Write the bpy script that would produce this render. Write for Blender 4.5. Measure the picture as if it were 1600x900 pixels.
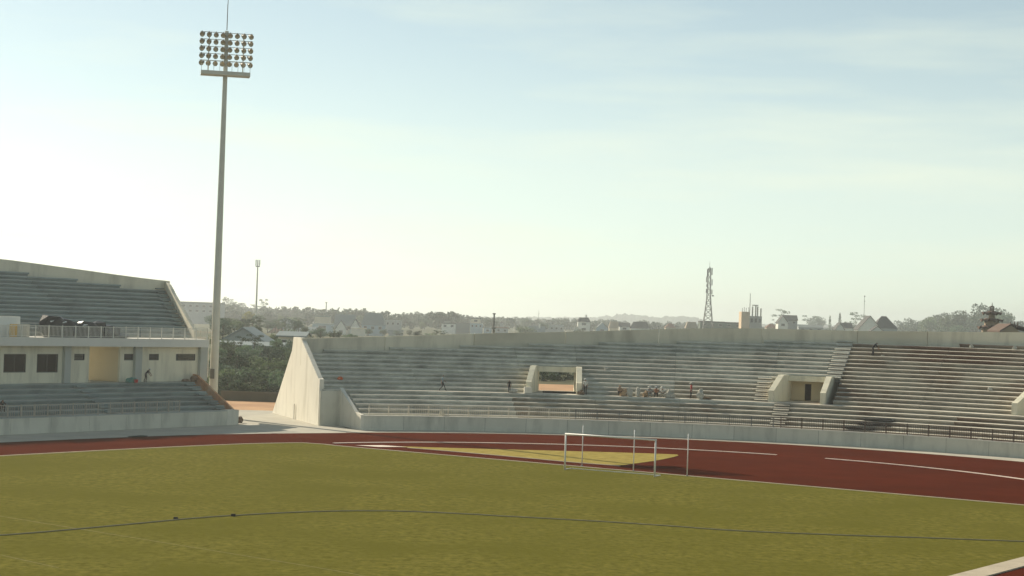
import bpy, bmesh, math, random
from math import sin, cos, radians, atan2, sqrt, hypot, pi
from mathutils import Vector, Matrix, noise

random.seed(7)
C = bpy.context.scene
COL = C.collection
for o in list(bpy.data.objects):
    bpy.data.objects.remove(o)

# ------------------------------------------------------------------ camera
FPX, HROW, ROLL, CAMH = 2750.0, 495.0, 2.0, 11.3       # measured on the 1600x900 photograph
PITCH = math.atan((HROW - 450) / FPX)
cd = bpy.data.cameras.new('camera')
cd.sensor_width = 36
cd.lens = 36 * FPX / 1600
cd.clip_start = 0.5
cd.clip_end = 9000
cam = bpy.data.objects.new('camera', cd)
COL.objects.link(cam)
cam.matrix_world = Matrix.Translation((0, 0, CAMH)) @ Matrix.Rotation(pi / 2 + PITCH, 4, 'X') @ Matrix.Rotation(radians(ROLL), 4, 'Z')
C.camera = cam

# ------------------------------------------------------------------ light
SUN_AZ = radians(-43.4)          # from +Y towards +X
SUN_EL = radians(30.3)
EXPOSURE = 0.48
SKY_STRENGTH = 0.095
SUN_STRENGTH = 4.8
VEIL = 0.050
HAZE_DENSITY = 0.00026

w = bpy.data.worlds.new('World')
C.world = w
w.use_nodes = True
nt = w.node_tree
nt.nodes.clear()
sky = nt.nodes.new('ShaderNodeTexSky')
sky.sky_type = 'NISHITA'
sky.sun_disc = False
sky.sun_elevation = SUN_EL
sky.sun_rotation = SUN_AZ
sky.altitude = 1500
sky.air_density = 0.65
sky.dust_density = 1.0
sky.ozone_density = 1.0
# thin streaky cirrus, laid out on the sky's own directions
tc = nt.nodes.new('ShaderNodeTexCoord')
mp = nt.nodes.new('ShaderNodeMapping')
mp.inputs['Scale'].default_value = (1.6, 1.6, 13.0)
mp.inputs['Location'].default_value = (2, 2, 1.43)
mp.inputs['Rotation'].default_value = (0, radians(-6), 0)
nz = nt.nodes.new('ShaderNodeTexNoise')
nz.inputs['Scale'].default_value = 2.2
nz.inputs['Detail'].default_value = 6
nz.inputs['Roughness'].default_value = 0.55
rp = nt.nodes.new('ShaderNodeValToRGB')
rp.color_ramp.elements[0].position = 0.50
rp.color_ramp.elements[0].color = (0, 0, 0, 1)
rp.color_ramp.elements[1].position = 0.80
rp.color_ramp.elements[1].color = (0.38, 0.38, 0.38, 1)
mix = nt.nodes.new('ShaderNodeMixRGB')
mix.blend_type = 'MIX'
mix.inputs[2].default_value = (7.1, 7.25, 7.15, 1)
tint = nt.nodes.new('ShaderNodeMixRGB')
tint.blend_type = 'MULTIPLY'
tint.inputs[0].default_value = 1.0
tint.inputs[2].default_value = (1.0, 1.055, 0.865, 1)
bg = nt.nodes.new('ShaderNodeBackground')
bg.inputs['Strength'].default_value = SKY_STRENGTH
out = nt.nodes.new('ShaderNodeOutputWorld')
L = nt.links.new
# a thin veil of high cloud: the lower one looks, the longer the way through it
sx = nt.nodes.new('ShaderNodeSeparateXYZ'); L(tc.outputs['Generated'], sx.inputs[0])
def math_node(op, a, b):
    m_ = nt.nodes.new('ShaderNodeMath'); m_.operation = op
    for i_, q in ((0, a), (1, b)):
        if isinstance(q, (int, float)): m_.inputs[i_].default_value = q
        else: L(q, m_.inputs[i_])
    return m_.outputs[0]
veil = math_node('MINIMUM', math_node('DIVIDE', VEIL, math_node('MAXIMUM', sx.outputs[2], 0.02)), 0.6)
fac = math_node('MINIMUM', math_node('ADD', veil, rp.outputs[0]), 0.9)
L(tc.outputs['Generated'], mp.inputs[0]); L(mp.outputs[0], nz.inputs['Vector']); L(nz.outputs[0], rp.inputs[0])
L(fac, mix.inputs[0]); L(sky.outputs[0], mix.inputs[1]); L(mix.outputs[0], tint.inputs[1]); L(tint.outputs[0], bg.inputs[0]); L(bg.outputs[0], out.inputs[0])

sd = bpy.data.lights.new('sun', 'SUN')
sd.energy = SUN_STRENGTH
sd.angle = radians(0.4)
sd.color = (1.0, 0.88, 0.70)
sun = bpy.data.objects.new('sun', sd)
COL.objects.link(sun)
sdir = Vector((sin(SUN_AZ) * cos(SUN_EL), cos(SUN_AZ) * cos(SUN_EL), sin(SUN_EL)))
sun.rotation_euler = sdir.to_track_quat('Z', 'Y').to_euler()
sun.location = sdir * 300

C.view_settings.view_transform = 'Standard'
C.view_settings.look = 'None'
C.view_settings.exposure = EXPOSURE
C.view_settings.gamma = 1.0
C.render.engine = 'CYCLES'
C.cycles.volume_bounces = 1
C.cycles.max_bounces = 6
C.cycles.transparent_max_bounces = 12

# ------------------------------------------------------------------ measuring
def ray(px, py):
    r = radians(ROLL)
    u, v = px - 800, py - 450
    x = u * cos(r) + v * sin(r)
    y = -u * sin(r) + v * cos(r)
    return x, FPX * cos(PITCH) + y * sin(PITCH), y * cos(PITCH) - FPX * sin(PITCH)

def P(px, py, D):
    x, f, d = ray(px, py)
    return Vector((x / f * D, D, CAMH - d / f * D))

def G(px, py, z=0.0):
    x, f, d = ray(px, py)
    t = (CAMH - z) / d
    return Vector((x * t, f * t, z))

# ------------------------------------------------------------------ materials
def mat(name, col, rough=0.8, var=0.0, scale=1.0, col2=None, bump=0.0, bscale=None, metal=0.0, spec=0.12,
        stretch=(1, 1, 1), detail=5, stain=None, stain_scale=0.3, stain_lo=0.5, stain_hi=0.65, transl=0.0, stain_stretch=(1, 1, 1)):
    m = bpy.data.materials.new(name)
    m.use_nodes = True
    n = m.node_tree
    b = n.nodes['Principled BSDF']
    b.inputs['Roughness'].default_value = rough
    b.inputs['Metallic'].default_value = metal
    b.inputs['Specular IOR Level'].default_value = spec
    c4 = (*col, 1)
    b.inputs['Base Color'].default_value = c4
    t = n.nodes.new('ShaderNodeNewGeometry')
    mpn = n.nodes.new('ShaderNodeMapping')
    mpn.inputs['Scale'].default_value = stretch
    n.links.new(t.outputs['Position'], mpn.inputs[0])
    last = None
    if var > 0 or col2:
        nn = n.nodes.new('ShaderNodeTexNoise')
        nn.inputs['Scale'].default_value = scale
        nn.inputs['Detail'].default_value = detail
        nn.inputs['Roughness'].default_value = 0.65
        n.links.new(mpn.outputs[0], nn.inputs['Vector'])
        r = n.nodes.new('ShaderNodeValToRGB')
        a, bcol = r.color_ramp.elements
        a.position, bcol.position = 0.3, 0.72
        if col2:
            a.color, bcol.color = (*col2, 1), c4
        else:
            a.color = (*[max(0, c * (1 - var)) for c in col], 1)
            bcol.color = (*[min(1, c * (1 + var)) for c in col], 1)
        n.links.new(nn.outputs[0], r.inputs[0])
        last = r.outputs[0]
    if stain:
        sn = n.nodes.new('ShaderNodeTexNoise')
        sn.inputs['Scale'].default_value = stain_scale
        sn.inputs['Detail'].default_value = 7
        sn.inputs['Roughness'].default_value = 0.6
        smp = n.nodes.new('ShaderNodeMapping')
        smp.inputs['Scale'].default_value = stain_stretch
        n.links.new(t.outputs['Position'], smp.inputs[0])
        n.links.new(smp.outputs[0], sn.inputs['Vector'])
        sr = n.nodes.new('ShaderNodeValToRGB')
        sr.color_ramp.elements[0].position = stain_lo
        sr.color_ramp.elements[1].position = stain_hi
        n.links.new(sn.outputs[0], sr.inputs[0])
        mx = n.nodes.new('ShaderNodeMixRGB')
        n.links.new(sr.outputs[0], mx.inputs[0])
        if last: n.links.new(last, mx.inputs[1])
        else: mx.inputs[1].default_value = c4
        mx.inputs[2].default_value = (*stain, 1)
        last = mx.outputs[0]
    if last:
        n.links.new(last, b.inputs['Base Color'])
    if bump > 0:
        bn = n.nodes.new('ShaderNodeTexNoise')
        bn.inputs['Scale'].default_value = bscale or scale * 4
        bn.inputs['Detail'].default_value = 4
        n.links.new(mpn.outputs[0], bn.inputs['Vector'])
        bp_ = n.nodes.new('ShaderNodeBump')
        bp_.inputs['Strength'].default_value = bump
        bp_.inputs['Distance'].default_value = 0.05
        n.links.new(bn.outputs[0], bp_.inputs['Height'])
        n.links.new(bp_.outputs[0], b.inputs['Normal'])
    if transl > 0:
        tr = n.nodes.new('ShaderNodeBsdfTranslucent')
        if last: n.links.new(last, tr.inputs[0])
        else: tr.inputs[0].default_value = c4
        ms = n.nodes.new('ShaderNodeMixShader')
        ms.inputs[0].default_value = transl
        o_ = n.nodes['Material Output']
        n.links.new(b.outputs[0], ms.inputs[1]); n.links.new(tr.outputs[0], ms.inputs[2]); n.links.new(ms.outputs[0], o_.inputs[0])
    return m

M = {}
M['seat_pale'] = mat('pale_washed_concrete', (.56, .56, .49), .85, .30, .5, stain=(.26, .26, .23), stain_scale=.32, stain_lo=.5, stain_hi=.75, bump=.2, bscale=5)
M['seat_raw'] = mat('raw_dusty_concrete', (.41, .375, .30), .9, .28, .5, stain=(.20, .14, .10), stain_scale=.16, stain_lo=.48, stain_hi=.66, bump=.3, bscale=4)
M['seat_brown'] = mat('earth_stained_concrete', (.33, .28, .22), .9, .3, .45, stain=(.17, .10, .07), stain_scale=.14, stain_lo=.42, stain_hi=.62, bump=.3, bscale=4)
M['seat_dark'] = mat('grey_green_concrete', (.25, .30, .285), .85, .14, .6, stain=(.15, .17, .16), stain_scale=.25, stain_lo=.5, stain_hi=.8)
M['tread_grey'] = mat('lit_grey_screed', (.44, .45, .41), .85, .15, .4, stain=(.28, .28, .25), stain_scale=.2, stain_lo=.5, stain_hi=.7)  # lighter than the risers: light on the tread tops put into the colour
M['tread'] = mat('sunlit_tread_screed', (.62, .58, .48), .85, .15, .4, stain=(.38, .34, .28), stain_scale=.2, stain_lo=.5, stain_hi=.7)  # sunlit brightness of the tread tops painted into the screed colour
M['rim'] = mat('cream_plaster', (.68, .64, .51), .8, .07, .25, stain=(.42, .39, .31), stain_scale=.6, stain_lo=.48, stain_hi=.78, stain_stretch=(1, 1, .22))
M['rim_dusty'] = mat('dusty_plaster', (.59, .555, .44), .85, .1, .25, stain=(.34, .32, .25), stain_scale=.1, stain_lo=.45, stain_hi=.75)
M['front'] = mat('painted_plaster', (.63, .61, .51), .75, .06, .3, stain=(.38, .37, .31), stain_scale=.7, stain_lo=.48, stain_hi=.8, stain_stretch=(1, 1, .25))
M['endwall'] = mat('fresh_white_plaster', (.72, .69, .59), .75, .05, .35, stain=(.50, .47, .38), stain_scale=.9, stain_lo=.5, stain_hi=.8, stain_stretch=(1, 1, .16))
M['facade'] = mat('cream_facade_paint', (.74, .70, .54), .75, .05, .4, stain=(.48, .45, .35), stain_scale=1.0, stain_lo=.48, stain_hi=.8, stain_stretch=(1, 1, .2))
M['warm'] = mat('bounce_lit_cream_paint', (.72, .61, .40), .75, .05, .4)  # cream paint, yellowed to carry the golden bounce light
M['pier'] = mat('grey_pier_paint', (.42, .44, .40), .8, .06, .5)
M['slab'] = mat('white_slab_paint', (.70, .68, .61), .8, .06, .4)
M['dark'] = mat('black_and_room_shade', (.025, .025, .022), .9, .1, 1)  # plain black for small things; on room walls it paints in the darkness
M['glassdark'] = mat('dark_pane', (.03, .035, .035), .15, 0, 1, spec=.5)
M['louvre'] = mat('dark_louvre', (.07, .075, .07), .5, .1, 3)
M['railw'] = mat('white_rail_paint', (.72, .70, .62), .5, .05, 2)
M['railc'] = mat('cream_rail_paint', (.60, .55, .44), .5, .08, 2)
M['railt'] = mat('dull_tan_primer', (.44, .40, .33), .6, .1, 2)
M['raild'] = mat('brown_primer', (.13, .09, .07), .6, .1, 2)
M['brick'] = mat('bare_brick', (.52, .27, .15), .9, .2, 2.5, stain=(.55, .42, .28), stain_scale=.7, stain_lo=.5, stain_hi=.7)
M['track'] = mat('red_track', (.088, .0175, .0080), .9, .14, .35, stain=(.062, .0135, .0065), stain_scale=.07, stain_lo=.4, stain_hi=.75, bump=.25, bscale=60, spec=0.0)
M['kerb'] = mat('pale_kerb', (.46, .40, .30), .8, .12, 1.2)
M['line'] = mat('white_line_paint', (.76, .66, .56), .7, .08, 1.5)
M['apron'] = mat('apron_concrete', (.44, .42, .35), .85, .12, .4, stain=(.34, .32, .27), stain_scale=.3, stain_lo=.5, stain_hi=.75)
M['dirt'] = mat('orange_dirt', (.47, .29, .16), .95, .18, .3, stain=(.36, .21, .12), stain_scale=.1, stain_lo=.45, stain_hi=.7, bump=.5, bscale=2)
M['mast'] = mat('galvanised_paint', (.58, .57, .49), .55, .06, 1)
M['lampbody'] = mat('lamp_housing', (.16, .16, .14), .5, .1, 2, metal=.3)
M['lampglass'] = mat('lamp_glass', (.36, .28, .16), .3, 0, 1, spec=.4, metal=.4)
M['goal'] = mat('white_goal_paint', (.80, .79, .74), .4)
M['hose'] = mat('grey_hose', (.30, .27, .17), .6)
M['tarp'] = mat('black_tarp', (.008, .009, .009), .35, 0, 1, spec=.35)
M['dustywood'] = mat('old_timber', (.20, .14, .09), .9, .2, 2)
M['yellow'] = mat('yellow_board', (.62, .40, .12), .7, .08, 2)
M['white'] = mat('white_board', (.72, .74, .70), .6, .05, 1)
M['steel'] = mat('weathered_steel', (.20, .20, .19), .6, .1, 2, metal=.3)
M['concrete'] = mat('grey_concrete', (.34, .33, .30), .9, .12, .8)
M['sack'] = mat('pale_sack', (.44, .43, .37), .9, .12, 3)
M['sackbrown'] = mat('brown_sack', (.36, .25, .15), .9, .12, 3)
M['orange'] = mat('orange_plastic', (.60, .14, .05), .6)
M['red'] = mat('red_plastic', (.50, .05, .04), .5)
M['bark'] = mat('bark', (.11, .085, .06), .9, .2, 2)
M['leaf_a'] = mat('leaf_dark', (.075, .115, .065), .7, .35, .5, transl=.35)
M['leaf_b'] = mat('leaf_mid', (.095, .13, .065), .7, .35, .5, transl=.35)
M['leaf_c'] = mat('leaf_yellow', (.15, .15, .035), .7, .3, .5, transl=.4)
M['leaf_d'] = mat('leaf_blue', (.08, .115, .08), .7, .3, .5, transl=.3)
M['forest'] = mat('forest_canopy', (.05, .065, .035), .95, .35, .03)
M['terrain'] = mat('scrub_ground', (.085, .09, .04), .95, .25, .02, col2=(.05, .06, .025), stain=(.16, .11, .06), stain_scale=.02, stain_lo=.55, stain_hi=.7)
M['skin'] = mat('skin', (.30, .18, .12), .6)
M['hair'] = mat('hair', (.02, .017, .015), .6)

for k_, lo_, hi_ in [('leaf_' + q, .6, 1.7) for q in 'abcd'] + [(q, .84, 1.14) for q in ('seat_pale', 'seat_raw', 'seat_brown', 'seat_dark')] + [('rim', .93, 1.06), ('front', .93, 1.06)]:
    nt_ = M[k_].node_tree
    oi = nt_.nodes.new('ShaderNodeObjectInfo'); hs = nt_.nodes.new('ShaderNodeHueSaturation'); mr = nt_.nodes.new('ShaderNodeMapRange')
    mr.inputs[3].default_value = lo_; mr.inputs[4].default_value = hi_
    src = (nt_.nodes['Mix (Legacy)'] if 'Mix (Legacy)' in nt_.nodes else nt_.nodes.get('Mix', nt_.nodes['Color Ramp'])).outputs[0]
    nt_.links.new(oi.outputs['Random'], mr.inputs[0]); nt_.links.new(mr.outputs[0], hs.inputs['Value'])
    tg = [l.to_socket for l in src.links]
    nt_.links.new(src, hs.inputs['Color'])
    for t_ in tg: nt_.links.new(hs.outputs[0], t_)
def cmat(name, col, rough=.8, var=.08, scale=.6):
    if name not in M:
        M[name] = mat(name, col, rough, var, scale)
    return M[name]

# ------------------------------------------------------------------ mesh helpers
class MB:
    def __init__(s): s.v, s.f, s.mi = [], [], []
    def poly(s, pts, mi=0):
        n = len(s.v); s.v += [tuple(p) for p in pts]; s.f.append(tuple(range(n, n + len(pts)))); s.mi.append(mi)
    def add(s, vs, fs, mi=0):
        n = len(s.v); s.v += [tuple(p) for p in vs]
        for f in fs: s.f.append(tuple(i + n for i in f)); s.mi.append(mi)
    def hexa(s, b, t, mi=0):            # bottom ring, top ring (same count)
        n = len(b)
        fs = [tuple(reversed(range(n))), tuple(range(n, 2 * n))]
        for i in range(n):
            j = (i + 1) % n
            fs.append((i, j, n + j, n + i))
        s.add(list(b) + list(t), fs, mi)
    def box(s, c, d, rz=0, mi=0):       # centre of base, size
        x, y, z = c; a, b, h = d
        co, si = cos(rz), sin(rz)
        q = [(x + co * i - si * j, y + si * i + co * j) for i, j in ((-a/2, -b/2), (a/2, -b/2), (a/2, b/2), (-a/2, b/2))]
        s.hexa([(p[0], p[1], z) for p in q], [(p[0], p[1], z + h) for p in q], mi)
    def frame_box(s, o, ax, ay, az, r0, r1, mi=0):   # box in a local frame, extents r0..r1
        def T(i, j, k): return tuple(Vector(o) + ax * i + ay * j + az * k)
        b = [T(r0[0], r0[1], r0[2]), T(r1[0], r0[1], r0[2]), T(r1[0], r1[1], r0[2]), T(r0[0], r1[1], r0[2])]
        t = [T(r0[0], r0[1], r1[2]), T(r1[0], r0[1], r1[2]), T(r1[0], r1[1], r1[2]), T(r0[0], r1[1], r1[2])]
        s.hexa(b, t, mi)
    def tube(s, a, b, r0, r1=None, n=8, mi=0):
        a, b = Vector(a), Vector(b)
        r1 = r0 if r1 is None else r1
        d = (b - a).normalized()
        u = d.cross(Vector((0, 0, 1)))
        if u.length < 1e-3: u = Vector((1, 0, 0))
        u.normalize(); w_ = d.cross(u)
        A = [a + (u * cos(2*pi*i/n) + w_ * sin(2*pi*i/n)) * r0 for i in range(n)]
        B = [b + (u * cos(2*pi*i/n) + w_ * sin(2*pi*i/n)) * r1 for i in range(n)]
        s.hexa(A, B, mi)
    def build(s, name, mats, parent=None, smooth=False):
        me = bpy.data.meshes.new(name)
        me.from_pydata(s.v, [], s.f)
        if not isinstance(mats, (list, tuple)): mats = [mats]
        for m in mats: me.materials.append(m)
        if len(mats) > 1:
            me.polygons.foreach_set('material_index', s.mi)
        bm = bmesh.new(); bm.from_mesh(me)
        bmesh.ops.recalc_face_normals(bm, faces=bm.faces)
        bm.to_mesh(me); bm.free()
        if smooth:
            for p in me.polygons: p.use_smooth = True
        return link(name, me, parent)

def link(name, me, parent=None):
    o = bpy.data.objects.new(name, me)
    COL.objects.link(o)
    if parent:
        o.parent = parent
        if parent.location.length > 0 or parent.rotation_euler.z:
            o.matrix_parent_inverse = (Matrix.Translation(parent.location) @ Matrix.Rotation(parent.rotation_euler.z, 4, 'Z')).inverted()
    return o

def tag(o, label, cat, group=None):
    o['label'] = label; o['category'] = cat
    if group: o['group'] = group
    return o
def thing(name, label, cat, loc=(0, 0, 0), group=None):
    o = bpy.data.objects.new(name, None)
    o.empty_display_size = 0.3
    COL.objects.link(o); o.location = loc
    return tag(o, label, cat, group)
def struct(o, kind='structure'):
    o['kind'] = kind
    return o
def copy_tree(o, parent=None):
    c = o.copy(); COL.objects.link(c)
    if parent:
        c.parent = parent
    for ch in list(o.children): copy_tree(ch, c)
    return c

def strip(name, left, right, z, m, parent=None, thick=0.0):
    mb = MB()
    for i in range(len(left) - 1):
        a, b, c, d = left[i], left[i+1], right[i+1], right[i]
        mb.poly([(p[0], p[1], z) for p in (a, b, c, d)])
        if thick:
            for p, q in ((a, b), (d, c)):
                mb.poly([(p[0], p[1], z), (q[0], q[1], z), (q[0], q[1], z - thick), (p[0], p[1], z - thick)])
    return mb.build(name, m, parent)
def offset(pts, d):
    r = []
    for i, p in enumerate(pts):
        a = Vector(pts[max(i-1, 0)][:2]); b = Vector(pts[min(i+1, len(pts)-1)][:2])
        t = (b - a).normalized()
        r.append((p[0] - t.y * d, p[1] + t.x * d))
    return r
def sheet(name, pts, z, m):
    bm = bmesh.new()
    vs = [bm.verts.new((p[0], p[1], z)) for p in pts]
    f = bm.faces.new(vs); f.normal_update()
    if f.normal.z < 0: bmesh.ops.reverse_faces(bm, faces=[f])
    bmesh.ops.triangulate(bm, faces=bm.faces)
    me = bpy.data.meshes.new(name); bm.to_mesh(me); bm.free()
    me.materials.append(m)
    return link(name, me)

# ================================================================== TERRAIN
def smooth(a, b, x):
    t = max(0, min(1, (x - a) / (b - a)))
    return t * t * (3 - 2 * t)
SC = Vector((11, 118))            # centre of the curved stand
def tz(x, y):
    d = hypot(x, y - 60)
    r = hypot(x - SC.x, y - SC.y)
    az = atan2(x - SC.x, y - SC.y)
    side = smooth(radians(-21), radians(-13), az) * smooth(radians(150), radians(100), az)
    z = -0.12
    z += 3.0 * side * smooth(78, 86, r)
    z += 3.6 * (1 - side) * smooth(168, 245, d) * (1 if y > 150 else 0.3) 
    z += 2.0 * smooth(230, 500, d)
    z -= 4.2 * smooth(330, 760, d)
    n = noise.noise(Vector((x * .004, y * .004, 3.1)))
    z += smooth(200, 500, d) * 1.6 * n
    far = smooth(750, 1700, d)
    z += far * (0 + 3 * noise.noise(Vector((x * .0012, y * .0012, 9.7))))
    return z

def make_terrain():
    vs, fs = [], []
    radii = [0, 30, 60, 80, 90, 97, 104, 112, 120, 130, 140, 150, 160, 170, 180, 190, 200, 215, 230, 250, 275, 300, 340, 390, 450, 520, 600, 700, 820, 960, 1150, 1400, 1700, 2000, 2300, 2600, 3200, 4200, 6000]
    n = 144
    vs.append((0, 60, -0.12))
    for r in radii[1:]:
        for i in range(n):
            a = 2 * pi * i / n
            x, y = r * sin(a), 60 + r * cos(a)
            vs.append((x, y, tz(x, y) if r < 5900 else -30))
    for i in range(n): fs.append((0, 1 + (i+1) % n, 1 + i))
    for k in range(len(radii) - 2):
        o1, o2 = 1 + k * n, 1 + (k+1) * n
        for i in range(n):
            j = (i+1) % n
            fs.append((o1+i, o1+j, o2+j, o2+i))
    mb = MB(); mb.add(vs, fs)
    o = mb.build('ground', M['terrain'], smooth=True)
    struct(o)
make_terrain()

# dirt yard in the gap and behind the curved stand
gap = [G(345, 660), G(560, 676), G(497, 660), (-25, 191), (-24, 200), (-22, 212), (-32, 218), (-45, 212), (-42, 190), (-36, 178)]
struct(sheet('dirt_yard', gap, 0.005, M['dirt']))

# ================================================================== TRACK AND FIELD
U = Vector((.566, .824, 0)); V = Vector((-.824, .566, 0)); Zax = Vector((0, 0, 1))
def circ(c, R, a0, a1, n):
    return [(c[0] + R * sin(radians(a0 + (a1-a0)*i/n)), c[1] + R * cos(radians(a0 + (a1-a0)*i/n))) for i in range(n+1)]
def resample(pts, n):
    P_ = [Vector((p[0], p[1])) for p in pts]
    r = []
    for i in range(len(P_) - 1):
        p0, p1, p2, p3 = P_[max(i-1, 0)], P_[i], P_[i+1], P_[min(i+2, len(P_)-1)]
        for k in range(n):
            t = k / n
            r.append(0.5 * (2*p1 + (p2-p0)*t + (2*p0-5*p1+4*p2-p3)*t*t + (-p0+3*p1-3*p2+p3)*t**3))
    r.append(P_[-1])
    return [(p.x, p.y) for p in r]
KC = (7.9, 121.9); KR = 35.87
touch = [(-36.0, 126.6), (-33.2, 130.5), (-30.4, 134.4), (-27.6, 138.1), (-25.4, 140.9), (-22.9, 143.9), (-20.2, 146.6), (-17.3, 148.8)]
touch = [(-36.0 - .582*95, 126.6 - .813*95), (-36.0 - .582*40, 126.6 - .813*40)] + resample(touch, 4)
corner = (-15.4, 148.0)
endl = [corner, (-14.3, 146.9), (9.3, 132.2), (34.2, 116.4), (42.0, 111.3)]
near_in = [(42.0, 111.3), (26.4, 89.3), (21.2, 82.1), (21.2 - .582*100, 82.1 - .813*100)]
grass_pts = touch + endl + near_in[1:]
outer = [G(0, 691.8), G(60, 689.2), G(120, 686.6), G(180, 684.2), G(240, 681.9), G(300, 680.0), G(360, 678.7), G(430, 677.6)]
outer = [(outer[0].x - .56*100, outer[0].y - .83*100)] + resample(outer, 3) + circ((11, 122.1), 48.6, -32, 150, 60)
red_pts = outer + [(-30, 20), (-80, -20)]
apron_pts = [(-125, 60), (-90, 100), (-47, 147), (-28.5, 178), (-29.5, 194), (-24, 195)] + circ((11, 118), 58, -27, 150, 50) + [(-20, -10), (-100, -40)]
M['grass'] = mat('backlit_grass', (.192, .172, .038), .85, .0, 2.2, col2=(.080, .078, .013), stretch=(1, .8, 1), detail=9,
                 stain=(.112, .106, .018), stain_scale=.11, stain_lo=.40, stain_hi=.66, bump=.5, bscale=3.1, spec=0.0)
M['drygrass'] = mat('dry_grass', (.31, .25, .075), .9, .25, 1.2, bump=.5, bscale=6, spec=0.0)
struct(sheet('apron', apron_pts, 0.012, M['apron']))
struct(sheet('running_track', red_pts, 0.022, M['track']))
struct(sheet('grass_field', grass_pts, 0.045, M['grass']))

# pale kerb along the grass edge
def kerb(name, pts, width, z, m, off=0.0):
    return struct(strip(name, offset(pts, off), offset(pts, off + width), z, m, thick=.05))
kerb('grass_kerb', touch + [corner], .22, .075, M['kerb'])
kerb('grass_kerb', [corner] + resample(endl[1:], 3), .25, .075, M['kerb'])
# near kerb: separate paving slabs
kd = (Vector(near_in[1]) - Vector(near_in[2])).normalized(); kn = Vector((kd.y, -kd.x))
pk = struct(bpy.data.objects.new('paved_kerb', None)); COL.objects.link(pk)
base = Vector(near_in[2]) - kd * 8
slab_me = None
for i in range(56):
    a = base + kd * (i * 0.8)
    if slab_me is None:
        mb = MB(); mb.frame_box((0, 0, 0), Vector((kd.x, kd.y, 0)), Vector((kn.x, kn.y, 0)), Zax, (0.012, 0, -.05), (.788, 1.25, .05))
        o = mb.build('paving_slab', M['kerb'], pk); slab_me = o.data
    else:
        o = link('paving_slab', slab_me, pk)
    o.location = (a.x, a.y, .035 + .006 * random.random())
    o.rotation_euler.z = random.uniform(-.004, .004)
# white kerb of the bend with its gap
def ang(px, py):
    g = G(px, py); return math.degrees(atan2(g.x - KC[0], g.y - KC[1]))
def arcstrip(name, c, R, w_, a0, a1, z, m, n=60):
    return struct(strip(name, circ(c, R, a0, a1, n), circ(c, R + w_, a0, a1, n), z, m, thick=.05))
arcstrip('bend_kerb', KC, KR - .1, .3, -39, ang(1216, 711), .07, M['line'])
arcstrip('bend_kerb', KC, KR - .1, .3, ang(1290, 717), 128, .07, M['line'])
# dry grass segment of the D area and its take-off pad
lens = [(-9.6, 148.3), (-8.6, 148.8), (-4.9, 149.0), (0.5, 149.6), (5.9, 150.2), (11.4, 150.6), (14.6, 150.5)]
low = [(14.6, 149.4), (13.6, 146.5), (11.8, 142.4), (8.9, 137.0), (5.5, 138.7), (0.5, 142.3), (-4.8, 145.9), (-8.2, 147.8)]
struct(sheet('dry_grass_sector', resample(lens, 4) + resample(low[:4], 4) + low[4:], .048, M['drygrass']))
struct(sheet('take_off_pad', [(-12.7, 148.1), (-10.5, 149.2), (-8.3, 148.3), (-10.6, 147.2)], .06, M['line']))
# inner edging of the sector towards the grass
lowr = [(8.9, 136.85), (5.5, 138.55), (0.5, 142.15), (-4.8, 145.75), (-8.2, 147.65)]
kerb('sector_kerb', lowr, .22, .06, M['kerb'])
# outer edging of the track
arcstrip('track_kerb', (11, 122.1), 48.6, .35, -32, 150, .05, M['kerb'])
# faint old pitch line
fl = [G(-10, 806.5), G(460, 883), G(520, 893), G(640, 915)]
strip('pitch_line', [(p.x, p.y) for p in fl], offset([(p.x, p.y) for p in fl], .10), .050, mat('faded_line', (.165, .15, .04), .9, .25, 3))
struct(bpy.data.objects['pitch_line'])
for q in ([G(0, 869), G(90, 889)], ):
    strip('pitch_line', [(p.x, p.y) for p in q], offset([(p.x, p.y) for p in q], .08), .050, bpy.data.materials['faded_line'])
    struct(bpy.data.objects['pitch_line.001'])

# ================================================================== CURVED STAND
R_FW = 56.0
WALK_Z, WALK_R0, WALK_R1 = 3.6, 61.65, 62.9
RISE, TREAD = .41, .80
def interp(tab, x):
    if x <= tab[0][0]: return tab[0][1]
    for (a, b), (c, d) in zip(tab, tab[1:]):
        if x <= c: return b + (d-b) * (x-a) / (c-a)
    return tab[-1][1]
FOOT = [(-29, 6.95), (-26, 7.05), (-10, 8.1), (0.8, 8.85), (12, 9.5), (20, 9.75), (34, 10.05), (70, 10.2)]
TOP = [(-29, 8.30), (-26, 8.42), (-17, 9.0), (-10, 9.5), (-3, 9.94), (5, 10.59), (7.8, 10.78), (12, 10.97), (20.5, 11.09), (34, 11.56), (70, 12.0)]
def r_rim(phi): return WALK_R1 + (interp(FOOT, phi) - WALK_Z) / RISE * TREAD
def phi_end(R): return -28.45 + (R - 61.9) * .0964
PHI_MAX = 62
def pt(R, phi, z): return (SC.x + R * sin(radians(phi)), SC.y + R * cos(radians(phi)), z)
def arcblock(mb, R0, R1, z0, z1, a0, a1, mi=0):
    n = max(1, int(abs(a1 - a0) / 2.0) + 1)
    rings = []
    for i in range(n + 1):
        a = a0 + (a1 - a0) * i / n
        rings.append([pt(R0, a, z0), pt(R1, a, z0), pt(R1, a, z1), pt(R0, a, z1)])
    vs = [p for r in rings for p in r]
    fs = [(0, 1, 2, 3), tuple(4*n + k for k in (3, 2, 1, 0))]
    for i in range(n):
        for k in range(4):
            l = (k+1) % 4
            fs.append((4*i+k, 4*i+l, 4*i+4+l, 4*i+4+k))
    mb.add(vs, fs, mi)
def arcpart(name, R0, R1, z0, z1, a0, a1, m, parent):
    mb = MB(); arcblock(mb, R0, R1, z0, z1, a0, a1)
    return mb.build(name, m, parent)
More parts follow.
